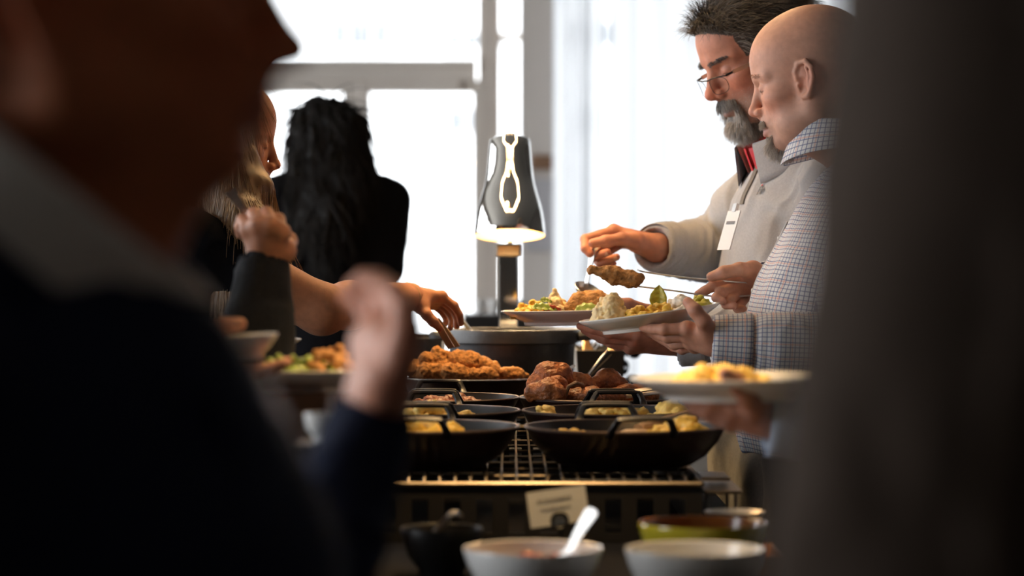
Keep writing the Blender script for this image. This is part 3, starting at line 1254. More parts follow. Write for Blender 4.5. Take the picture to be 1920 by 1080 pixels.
# ------------------------------------------------------------------ bald man in checked shirt
def bald_man():
    t = mk_person('bald man with grey goatee in checked shirt holding tongs and a full plate', (.60, 4.28))
    f = A_((-.96, .28, 0))
    hc = A_((.532, 4.275, 1.626))
    R = head_frame(f, math.radians(13.5))
    S = 1.015
    hv, hq = head_mesh(jaw=1.03, jowl=1.1, nose=.92, neck=(-.075, 0, -.155), earx=.014)
    hcol = head_cols(hv, SK_BALD, red=.3, stub=((.42, .27, .21), .35))
    # thin grey rest of hair at the temple
    w = np.clip(1 - np.abs(hv[:, 2] - .035) / .05, 0, 1) * np.clip((.035 - hv[:, 0]) / .05, 0, 1) * .22
    hcol = hcol * (1 - w[:, None]) + A_((.33, .24, .19)) * w[:, None]
    hw = place(hv, R, hc, S)
    sh_l, sh_r = A_((.635, 4.085, 1.405)), A_((.62, 4.465, 1.41))
    el_l, el_r = A_((.575, 4.03, 1.165)), A_((.55, 4.56, 1.19))
    wr_l, wr_r = P(1340, 640, 4.04), P(1432, 528, 4.43)
    torso = [(A_((.645, 4.275, 1.385)), .130, .085), (A_((.625, 4.275, 1.30)), .190, .125), (A_((.582, 4.275, 1.18)), .198, .155), (A_((.560, 4.275, 1.07)), .195, .165), (A_((.58, 4.275, .93)), .185, .145)]
    arms = [([sh_l, el_l * .5 + sh_l * .5, el_l], [.072, .066, .060], .03), ([el_l, el_l * .45 + wr_l * .55, wr_l + (el_l - wr_l) * .02], [.060, .050, .039], .02),
            ([sh_r, el_r * .5 + sh_r * .5, el_r], [.072, .062, .055], .03), ([el_r, wr_r + (el_r - wr_r) * .02], [.055, .037], .02), ([A_((.655, 4.23, 1.435)), A_((.655, 4.32, 1.435))], [.075, .075], .04)]
    # body
    fl = [hp([(1288, 617, 4.03), (1246, 618, 4.035), (1224, 617, 4.05), (1206, 614, 4.07)]),
          hp([(1292, 629, 4.05), (1253, 632, 4.07), (1230, 627, 4.10), (1212, 620, 4.12)]),
          hp([(1297, 640, 4.07), (1265, 645, 4.10), (1245, 638, 4.13), (1228, 630, 4.15)]),
          hp([(1303, 648, 4.09), (1279, 655, 4.12), (1262, 651, 4.15), (1249, 643, 4.17)])]
    th = hp([(1328, 622, 4.02), (1319, 602, 3.995), (1304, 583, 3.995), (1290, 567, 4.01)])
    h1 = hand_mesh(wr_l, fl, th, el_l, 1.05)
    fr = [hp([(1374, 522, 4.40), (1338, 536, 4.375), (1320, 546, 4.37), (1309, 552, 4.37)]),
          hp([(1381, 534, 4.40), (1352, 549, 4.365), (1343, 558, 4.352), (1354, 564, 4.345)]),
          hp([(1390, 544, 4.41), (1369, 562, 4.37), (1361, 571, 4.355), (1375, 573, 4.346)]),
          hp([(1402, 551, 4.42), (1388, 572, 4.385), (1382, 579, 4.37), (1394, 579, 4.36)])]
    th2 = hp([(1412, 508, 4.38), (1387, 505, 4.355), (1357, 511, 4.352), (1334, 519, 4.36)])
    h2 = hand_mesh(wr_r, fr, th2, el_r, 1.05)
    ib = inner_body(torso, arms, f)
    v, q = join((hw, hq), h1, h2, ib)
    c1 = hand_cols(h1[0], SK_BALD, [x[-1] for x in fl] + [th[-1], th[2]])
    c2 = hand_cols(h2[0], SK_BALD, [x[-1] for x in fr] + [th2[-1]])
    col = np.concatenate([hcol, c1 * (.95, .9, .88), c2, np.tile(SK_BALD, (len(ib[0]), 1))])
    body = npobj('body', v, q, M_['skin'], t, col)
    nv, nq = nail(th2[-1], th2[2], (0, -1, .5))
    npobj('nail', nv, nq, M_['skin'], body, np.tile((.66, .42, .34), (len(nv), 1)))
    # goatee and moustache
    x, y, z = hv.T
    m = (x > .080) & (np.abs(y) < .024) & (z < -.0405 - .2 * np.abs(y)) & (z > -.052 - .2 * np.abs(y))
    p1, n1 = scatter(hv, hq, m, 900, 3)
    d1 = A_((.35, 0, -1.0)) + n1 * .5 + np.sign(p1[:, 1:2]) * A_((-.1, .45, 0))
    s1 = strands(p1, d1, RNG.uniform(.005, .011, 900), 3, .00032, gw=.3, curl=.45, seed=4)
    m = (x > .062) & (np.abs(y) < .027) & (z < -.073) & (z > -.118)
    p2, n2 = scatter(hv, hq, m, 1500, 5)
    d2 = n2 * .9 + A_((.3, 0, -.75))
    s2 = strands(p2, d2, RNG.uniform(.007, .018, 1500), 3, .0004, gw=.5, curl=.35, seed=6)
    bv, bq = join(s1, s2)
    g = RNG.uniform(.28, .66, 2400)
    bc = np.repeat(np.stack([g, g * .88, g * .76], 1), 12, axis=0)
    npobj('beard', place(bv, R, hc, S), bq, M_['hair'], t, bc)
    m = (np.abs(z - .033 - .004 * np.cos(np.abs(y) * 60)) < .0045) & (x > .05) & (np.abs(y) > .014) & (np.abs(y) < .052)
    p3, n3 = scatter(hv, hq, m, 220, 8)
    for sg in (1, -1):
        k_ = p3[:, 1] * sg > 0
        e = strands(p3[k_], (n3 * .5 + np.sign(p3[:, 1:2]) * A_((-.5, 1, .2)))[k_], RNG.uniform(.004, .007, k_.sum()), 2, .00022, gw=.1, seed=9)
        npobj('eyebrow', place(e[0], R, hc, S), e[1], M_['hair'], t, np.tile((.40, .27, .19), (len(e[0]), 1)))
    # shirt
    v, q = cloth((.28, 3.90, .972), (.84, 4.66, 1.53), .0042, torso, arms, f, k=.035,
                 cut=[(hc + R @ A_((-.03, 0, -.10)), hc + R @ A_((-.0, 0, .05)), .066, .075, .004), (wr_l, wr_l * 1.5 - el_l * .5, .033, .034, .002), (wr_r, wr_r * 1.5 - el_r * .5, .031, .033, .002)])
    bones = [(torso[4][0], torso[0][0], .17), (sh_l, el_l, .07), (el_l, wr_l, .052), (sh_r, el_r, .065), (el_r, wr_r, .048)]
    v, uv = folds(v, q, bones, [.005, .005, .0035, .005, .0035], [9, 16, 20, 16, 22], [16, 12, 14, 12, 14], 31)
    sh = npobj('shirt', v, q, M_['check'], t, uv=uv)
    # cuff band, placket with buttons, collar
    def cuff(w, e, r, rot):
        ax = (e - w) / np.linalg.norm(e - w)
        cv, cq, cuv = collar_mesh(w + ax * .012, -ax, rot, r, r, .016, .064, .064, .04, flare=.006, n=40, roll=.003)
        npobj('cuff', cv, cq, M_['check'], sh, uv=cuv)
    cuff(wr_l, el_l, .0400, (0, 1, .3))
    cuff(wr_r, el_r, .038, (0, 1, .3))
    ca = R @ A_((-.28, 0, 1.0))
    nb = hc + R @ A_((-.030, 0, -.117))
    cv, cq, cuv = collar_mesh(nb, ca, f, .084, .072, .038, .046, .080, .16, flare=.020)
    npobj('collar', cv, cq, M_['check'], sh, uv=cuv)
    # front placket follows the shirt front
    n = vnormals(v, q)
    fr_ = (v - A_((.57, 4.275, 0))) @ A_((-.28, -.96, 0))
    pts = []
    for zz in np.linspace(1.38, .98, 14):
        mm = (np.abs(v[:, 2] - zz) < .006) & (np.abs(fr_) < .02) & (((v - A_((.57, 4.275, 0))) @ f) > 0)
        if mm.any():
            pts.append(v[mm].mean(0) + f * .0025)
    MB().strip(catmull(pts, 3), np.cross(f, (0, 0, 1)), .034, .003).build('placket', M_['whiteshirt'], sh)
    for p in pts[1::3]:
        b = A_(p) + f * .003
        MB().lathe([(0, .0018), (.005, .0016), (.0055, 0), (0, 0)], n=12, M=Matrix.Translation(Vector(b)) @ Vector(f).to_track_quat('Z', 'Y').to_matrix().to_4x4()).build('button', M_['porcelain'], sh)
    legs(t, [(.60, 4.19, .88), (.60, 4.37, .88)], [(.57, 4.17, .50), (.60, 4.38, .50)], [(.62, 4.16, .10), (.66, 4.39, .10)], M_['darktrouser'], pelvis=(.59, 4.275, .92), pw=.18, pd=.145, f=f)
    return t


# ------------------------------------------------------------------ grey-haired man with glasses
def grey_man():
    t = mk_person('grey-haired bearded man in glasses and grey pullover holding a serving spoon', (.53, 4.69))
    f = A_((-.95, -.31, 0))
    hc = P(1422, 108, 4.66)
    R = head_frame(f, math.radians(25))
    S = 1.06
    hv, hq = head_mesh(jaw=1.06, jowl=1.0, nose=1.12, brow=1.25, neck=(-.085, 0, -.15))
    hcol = head_cols(hv, SK_GREY, red=.4, stub=((.30, .22, .19), .65))
    x, y, z = hv.T
    # scalp darkened under the hair
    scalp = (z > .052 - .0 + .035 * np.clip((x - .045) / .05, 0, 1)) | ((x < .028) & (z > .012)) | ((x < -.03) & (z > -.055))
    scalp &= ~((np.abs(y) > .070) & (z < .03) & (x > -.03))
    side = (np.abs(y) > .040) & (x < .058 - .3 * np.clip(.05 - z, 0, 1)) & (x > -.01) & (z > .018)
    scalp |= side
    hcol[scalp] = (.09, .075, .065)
    hw = place(hv, R, hc, S)
    sh_l, sh_r = A_((.615, 4.51, 1.465)), A_((.545, 4.88, 1.465))
    el_l, wr_l = A_((.57, 4.50, 1.21)), P(1272, 642, 4.52)
    el_r, wr_r = A_((.425, 5.02, 1.33)), P(1229, 464, 4.80)
    torso = [(A_((.585, 4.69, 1.435)), .130, .085), (A_((.565, 4.69, 1.36)), .185, .125), (A_((.548, 4.69, 1.22)), .190, .132), (A_((.53, 4.69, 1.08)), .190, .138), (A_((.54, 4.69, .96)), .185, .135)]
    arms = [([sh_l, el_l], [.075, .062], .03), ([el_l, wr_l], [.060, .042], .02),
            ([sh_r, sh_r * .5 + el_r * .5, el_r], [.076, .070, .064], .035), ([el_r, el_r * .5 + wr_r * .5, wr_r], [.064, .056, .046], .02)]
    fr = [hp([(1150, 433, 4.80), (1098, 449, 4.775), (1097, 466, 4.755), (1106, 476, 4.75)]),
          hp([(1153, 438, 4.825), (1101, 462, 4.82), (1113, 482, 4.785), (1139, 473, 4.757)]),
          hp([(1160, 445, 4.85), (1110, 476, 4.84), (1124, 493, 4.795), (1156, 482, 4.768)]),
          hp([(1170, 453, 4.865), (1122, 484, 4.86), (1131, 497, 4.815), (1150, 494, 4.787)])]
    th = hp([(1192, 452, 4.765), (1166, 448, 4.745), (1136, 452, 4.735), (1112, 456, 4.735)])
    h1 = hand_mesh(wr_r, fr, th, el_r, 1.06, wr=.029)
    fl = [hp([(1194, 628, 4.455), (1142, 625, 4.445), (1112, 618, 4.45), (1088, 611, 4.46)]),
          hp([(1189, 638, 4.47), (1137, 634, 4.475), (1112, 627, 4.485), (1096, 619, 4.49)]),
          hp([(1185, 646, 4.49), (1147, 643, 4.50), (1126, 635, 4.51), (1107, 625, 4.52)]),
          hp([(1182, 651, 4.515), (1158, 649, 4.53), (1142, 641, 4.54), (1127, 633, 4.545)])]
    th2 = hp([(1232, 612, 4.47), (1216, 584, 4.45), (1178, 571, 4.43), (1136, 565, 4.425)])
    h2 = hand_mesh(wr_l, fl, th2, el_l, 1.05)
    ib = inner_body(torso, arms, f)
    v, q = join((hw, hq), h1, h2, ib)
    c1 = hand_cols(h1[0], SK_GREY, [p[-1] for p in fr] + [p[1] for p in fr] + [th[-1], th[2]])
    c2 = hand_cols(h2[0], SK_GREY, [p[-1] for p in fl] + [th2[-1]])
    body = npobj('body', v, q, M_['skin'], t, np.concatenate([hcol, c1 * (1.05, 1, .98), c2, np.tile(SK_GREY, (len(ib[0]), 1))]))
    for tip, prev, up in ((th[-1], th[2], (0.1, -.75, .6)), (fr[1][-1], fr[1][2], (.35, -.8, -.2)), (fr[2][-1], fr[2][2], (.35, -.8, -.3))):
        nv, nq = nail(tip, prev, up, 1.0)
        npobj('nail', nv, nq, M_['skin'], body, np.tile((.60, .36, .27), (len(nv), 1)))
    # hair
    m = scalp & (z > -.05)
    n = 6500
    p, nn = scatter(hv, hq, m, n, 12)
    d = nn * .48 + A_((-.80, 0, .16)) + np.sign(p[:, 1:2]) * A_((-.1, .15, -.2))
    frt = np.clip((p[:, 0] - .03) / .05, 0, 1)[:, None]
    d = d * (1 - frt) + (nn * .72 + A_((-.05, .55, .22))) * frt
    low = np.clip((.05 - p[:, 2]) / .04, 0, 1)[:, None]
    d = d * (1 - low) + (nn * .25 + A_((-.55, 0, -.7))) * low
    L = RNG.uniform(.028, .052, n) * (1 - .55 * low[:, 0])
    hs = strands(p, d, L, 6, .00055, gw=.6, curl=.55, seed=13)
    g = RNG.uniform(.018, .095, n) + .30 * RNG.random(n) * np.clip((.075 - p[:, 2]) / .04, 0, 1)
    hcl = np.repeat(np.stack([g, g * .84, g * .70], 1), 21, axis=0)
    npobj('hair', place(hs[0], R, hc, S), hs[1], M_['hair'], t, hcl)
    # beard
    m1 = (x > .078) & (np.abs(y) < .030) & (z < -.0385 - .25 * np.maximum(np.abs(y) - .008, 0)) & (z > -.055 - .35 * np.maximum(np.abs(y) - .016, 0))
    p1, n1 = scatter(hv, hq, m1, 1300, 14)
    s1 = strands(p1, n1 * .55 + A_((.3, 0, -1.0)) + np.sign(p1[:, 1:2]) * A_((-.2, .55, 0)), RNG.uniform(.007, .018, 1300), 4, .00042, gw=.5, curl=.3, seed=15)
    m2 = (x > .056) & (np.abs(y) < .032) & (z < -.0745) & (z > -.122) | ((np.abs(y) > .023) & (np.abs(y) < .034) & (x > .066) & (z < -.055) & (z > -.09))
    p2, n2 = scatter(hv, hq, m2, 3600, 16)
    s2 = strands(p2, n2 * .9 + A_((.15, 0, -.85)), RNG.uniform(.010, .030, 3600), 4, .00045, gw=.6, curl=.35, seed=17)
    g1 = RNG.uniform(.06, .36, 1300)
    g2 = RNG.uniform(.20, .58, 3600) * (.62 + .38 * np.clip((p2[:, 0] - .05) / .035, 0, 1))
    cc = np.concatenate([np.repeat(np.stack([g, g * .90, g * .80], 1), 15, axis=0) for g in (g1, g2)])
    bv, bq = join(s1, s2)
    npobj('beard', place(bv, R, hc, S), bq, M_['hair'], t, cc)
    m3 = (z < -.032) & (x > .0) & (z > -.13) & (x < .09)
    p3, n3 = scatter(hv, hq, m3, 1600, 18)
    s3 = strands(p3, n3 + A_((0, 0, -.5)), RNG.uniform(.0012, .003, 1600), 2, .00022, seed=19)
    g = RNG.uniform(.3, .7, 1600)
    npobj('stubble', place(s3[0], R, hc, S), s3[1], M_['hair'], t, np.repeat(np.stack([g, g * .9, g * .8], 1), 9, axis=0))['kind'] = 'stuff'
    m4 = (np.abs(z - .0275 - .16 * (np.abs(y) - .012) + 2.2 * (np.abs(y) - .012) ** 2) < .0045) & (x > .05) & (np.abs(y) > .010) & (np.abs(y) < .054)
    p4, n4 = scatter(hv, hq, m4, 420, 20)
    for sg in (1, -1):
        k_ = p4[:, 1] * sg > 0
        s4 = strands(p4[k_], (n4 * .45 + np.sign(p4[:, 1:2]) * A_((-.4, 1, .1)))[k_], RNG.uniform(.006, .011, k_.sum()), 3, .00036, gw=.2, seed=21)
        npobj('eyebrow', place(s4[0], R, hc, S), s4[1], M_['hair'], t, np.repeat(np.repeat(RNG.uniform(.03, .10, k_.sum())[:, None], 3, 1), 12, axis=0))
    # glasses, sitting low on the nose
    gl = MB()
    W = lambda p: place(A_([p]), R, hc, S)[0]
    gx, gz = .113, -.007
    for s in (1, -1):
        xs_ = lambda yy: gx - 6.0 * (abs(yy) - .02) ** 2 if abs(yy) > .02 else gx
        top = [(xs_(yy), s * yy, gz + .012 - 3 * (yy - .038) ** 2) for yy in np.linspace(.011, .066, 8)]
        gl.tube([W(p) for p in top], .0013, n=6)
        gl.tube([W((xs_(.066), s * .066, gz + .010)), W((xs_(.066) - .012, s * .072, gz + .011))], .0022, n=6)
        lens = [(xs_(.038 + .026 * math.cos(a)) + .0, s * (.038 + .026 * math.cos(a)), gz - .004 + (.016 if math.sin(a) > 0 else .017) * math.copysign(abs(math.sin(a)) ** .6, math.sin(a))) for a in np.linspace(0, 2 * PI, 25)[:-1]]
    gl.tube([W((gx, .011, gz + .009)), W((gx + .003, 0, gz + .011)), W((gx, -.011, gz + .009))], .0013, n=6)
    g = gl.build('glasses', M_['frame'], t)
    for s in (1, -1):
        xs_ = lambda yy: gx - 6.0 * (abs(yy) - .02) ** 2 if abs(yy) > .02 else gx
        pts = [W((gx - 6 * .018 ** 2 * .3, s * .038, gz - .004))]
        for a in np.linspace(0, 2 * PI, 25)[:-1]:
            yy = .038 + .026 * math.copysign(abs(math.cos(a)) ** .7, math.cos(a))
            pts.append(W((xs_(yy), s * yy, gz - .004 + .0155 * math.copysign(abs(math.sin(a)) ** .7, math.sin(a)))))
        lm = MB()
        lm.add(pts, [(0, 1 + i, 1 + (i + 1) % 24) for i in range(24)])
        lo = lm.build('lens', M_['pane'], g)
        MB().tube(pts[1:] + [pts[1]], .0006, n=5, cap=False).build('lens_edge', M_['frame'], g)
        MB().strip([W((xs_(.066) - .012, s * .0725, gz + .011)), W((.06, s * .0785, gz + .011)), W((.02, s * .0815, gz + .013)), W((-.012, s * .082, gz + .013)), W((-.03, s * .080, gz - .008))], R @ A_((0, 0, 1)), .0078, .0018).build('temple', M_['steel'], g)
    # pullover with stand collar
    v, q = cloth((.22, 4.30, .88), (.78, 5.14, 1.60), .0045, torso, arms, f, k=.04,
                 cut=[(hc + R @ A_((-.06, 0, -.13)), hc + R @ A_((0, 0, .03)), .070, .078, .004), (wr_r, wr_r * 1.6 - el_r * .6, .036, .040, .002), (wr_l, wr_l * 1.6 - el_l * .6, .036, .04, .002)])
    bones = [(torso[4][0], torso[0][0], .17), (sh_l, el_l, .07), (el_l, wr_l, .05), (sh_r, el_r, .07), (el_r, wr_r, .055)]
    v, uv = folds(v, q, bones, [.008, .010, .007, .013, .0095], [7, 16, 24, 26, 25], [12, 10, 10, 5, 5], 41, twist=12)
    po = npobj('pullover', v, q, M_['fleece'], t, uv=uv)
    ax = (el_r - wr_r) / np.linalg.norm(el_r - wr_r)
    cv, cq, _ = collar_mesh(wr_r + ax * .010, -ax, (0, 1, .3), .0445, .0445, .014, .045, .045, .02, flare=.006, n=40, roll=.003)
    npobj('cuff', cv, cq, M_['fleece'], po)
    ax = (el_l - wr_l) / np.linalg.norm(el_l - wr_l)
    cv, cq, _ = collar_mesh(wr_l + ax * .010, -ax, (0, 1, .3), .042, .042, .014, .045, .045, .02, flare=.006, n=40, roll=.003)
    npobj('cuff', cv, cq, M_['fleece'], po)
    ca = A_((-.42, -.12, 1.0))
    nb = A_((.545, 4.685, 1.512))
    cv, cq, _ = collar_mesh(nb, ca, f, .094, .082, .062, .058, .075, .50, flare=.020)
    npobj('collar', cv, cq, M_['fleece'], po)
    cv, cq, _ = collar_mesh(nb + A_((0, 0, .004)), ca, f, .083, .074, .050, .03, .06, .10, flare=.002, roll=.002)
    npobj('lanyard', cv, cq, M_['red'], t)
    # half-zip placket
    z0 = nb[2]
    pts = []
    for zz in np.linspace(1.50, 1.42, 6):
        mm = (np.abs(v[:, 2] - zz) < .006) & (np.abs((v - A_((.58, 4.69, 0))) @ A_((.31, -.95, 0))) < .02) & (((v - A_((.58, 4.69, 0))) @ f) > 0)
        if mm.any():
            pts.append(v[mm].mean(0) + f * .002)
    if len(pts) > 2:
        MB().strip(catmull(pts, 3), np.cross(f, (0, 0, 1)), .016, .003).build('zip', M_['khaki'], po)
    # badge hanging at the front, small embroidered emblem on the chest
    fb = A_((-.93, -.36, 0))
    bc = P(1367, 432, 4.52)
    bx = A_((.60, -.80, 0)) * .5 + A_((0, 0, 0))
    bx = np.cross((0, 0, 1), fb)
    up = A_((.27, 0, .96))
    up /= np.linalg.norm(up)
    bd_ = MB()
    bd_.strip([bc - up * .038, bc + up * .038], bx, .052, .002)
    bo = bd_.build('name_badge', M_['card'], t)
    MB().strip([bc + up * .036, bc + up * .052], bx, .014, .006).build('clip', M_['steel'], bo)
    MB().strip([bc + up * .012 + fb * .0016, bc + up * .018 + fb * .0016], bx, .034, .0006).build('print', M_['ink'], bo)
    em = MB()
    ec = P(1412, 341, 4.50)
    mm = np.argmin(np.linalg.norm((v - P(1412, 341, 4.5))[:, [0, 2]], axis=1) + (v[:, 1] > 4.6) * 5)
    ec = v[mm]
    nrm = vnormals(v, q)[mm]
    ex = np.cross((0, 0, 1), nrm)
    ex /= np.linalg.norm(ex)
    ey = np.cross(nrm, ex)
    o_ = ec + nrm * .0025
    for (a, b), (c, d) in (((-.007, -.009), (-.005, .007)), ((-.007, .007), (.0, .009)), ((0, .009), (.003, .002)), ((-.005, .001), (.003, .002)), ((.002, -.008), (.008, .004)), ((.002, -.008), (.001, .001)), ((.001, .001), (.008, .004))):
        em.strip([o_ + ex * a + ey * b, o_ + ex * c + ey * d], np.cross(nrm, ex * (c - a) + ey * (d - b)), .0016, .001)
    eo = em.build('emblem', M_['ink'], po)
    MB().strip([o_ + ex * -.004 + ey * .010, o_ + ex * -.001 + ey * .012], ey, .003, .001).build('emblem_accent', M_['red'], eo)
    legs(t, [(.53, 4.55, .92), (.53, 4.73, .92)], [(.50, 4.53, .50), (.52, 4.74, .50)], [(.55, 4.52, .10), (.58, 4.75, .10)], M_['khaki'], pelvis=(.51, 4.69, .94), pw=.175, pd=.125, f=f)
    return t


bald_man()
grey_man()
# ------------------------------------------------------------------ helper for the less visible figures
def simple_person(label, base, f, hc, pitch, torso, arms, skin, top, top_name, bottom, hips_z, hands, S=1.0, fem=0, h=.007, cuts=(), foldamp=.004, headkw=None, hres=.0032, bare=None, hskin=None, warp=None):
    """arms = sleeves [(pts, radii, k)]; hands = [mesh]; bare = extra skin limbs"""
    t = mk_person(label, base)
    R = head_frame(f, pitch)
    hv, hq = head_mesh(h=hres, fem=fem, **(headkw or {}))
    if warp is not None:
        hv = warp(hv)
    hcol = head_cols(hv, skin, red=.2)
    parts = [(place(hv, R, hc, S), hq)] + [hd for hd in hands]
    cols = [hcol] + [hand_cols(hd[0], hskin or skin, []) for hd in hands]
    if bare:
        pts = np.array([p for l in bare for p in l[0]])
        fd = Field(pts.min(0) - .1, pts.max(0) + .1, .004)
        for p, r, k in bare:
            fd.chain(p, r, k)
        bm_ = fd.mesh(2)
        parts.append(bm_)
        cols.append(hand_cols(bm_[0], skin, []))
    ib = inner_body(torso, arms, f)
    parts.append(ib)
    cols.append(np.tile(skin, (len(ib[0]), 1)))
    v, q = join(*parts)
    npobj('body', v, q, M_['skin'], t, np.concatenate(cols))
    pts = np.array([np.array(s[0]) for s in torso] + [np.array(p) for l in arms for p in l[0]])
    lo, hi = pts.min(0) - .24, pts.max(0) + .24
    neck = hc + R @ A_((-.055, 0, -.12)) * S
    v, q = cloth(lo, hi, h, torso, arms, f, k=.045, cut=[(neck - (0, 0, .01), hc + R @ A_((0, 0, .04)), .062 * S, .075 * S, .005)] + list(cuts))
    bones = [(torso[-1][0], torso[0][0], .17)] + [(l[0][0], l[0][-1], l[1][0]) for l in arms]
    nb = len(bones)
    v, uv = folds(v, q, bones, [foldamp] * nb, [8] + [14] * (nb - 1), [14] + [10] * (nb - 1), 57 + nb)
    sh = npobj(top_name, v, q, top, t, uv=uv)
    fv = A_(f, float)
    sd = np.cross((0, 0, 1), fv)
    sd /= np.linalg.norm(sd)
    c = A_((base[0], base[1], 0.0))
    legs(t, [c + sd * .09 + (0, 0, hips_z), c - sd * .09 + (0, 0, hips_z)], [c + sd * .10 + fv * .03 + (0, 0, hips_z * .55), c - sd * .10 + fv * .03 + (0, 0, hips_z * .55)], [c + sd * .10 + (0, 0, .10), c - sd * .10 + (0, 0, .10)], bottom, pelvis=c + (0, 0, hips_z + .03), pw=.155, pd=.11, f=f)
    return t, R, hv, hq, sh


def hair_mass(t, name, prims, lo, hi, n, L, r, cols, h=.006, amp=.006, wave=.3, wavef=60, seed=1, keep=None, flow=None, segs=8, lift=.12, hm=None):
    fd = Field(lo, hi, h)
    for kind, args in prims:
        getattr(fd, kind)(*args)
    v, q = fd.mesh(2)
    nn = vnormals(v, q)
    v = v + nn * (amp * fbm(v * (38, 38, 13), 3, seed))[:, None]
    sv, sq = v, q
    msk = np.ones(len(v), bool) if keep is None else keep(v)
    p, n2 = scatter(sv, sq, msk, n, seed)
    down = A_((0, 0, -1.0)) if flow is None else flow(p)
    tdir = down - n2 * (down * n2).sum(1)[:, None] if flow is not None else down - n2 * (n2 @ A_((0, 0, -1.0)))[:, None]
    d = tdir + n2 * lift
    s = strands(p, d, RNG.uniform(.6, 1.1, n) * L, segs, r, gw=.5, curl=.12, seed=seed + 1, wave=wave, wavef=wavef)
    hv, hq = join((v, q), s)
    g = RNG.uniform(0, 1, n)[:, None]
    sc = A_(cols[0]) * (1 - g) + A_(cols[1]) * g
    cc = np.concatenate([np.tile(A_(cols[0]) * .8, (len(v), 1)), np.repeat(sc, (segs + 1) * 3, axis=0)])
    return npobj(name, hv, hq, hm or M_['hair'], t, cc)


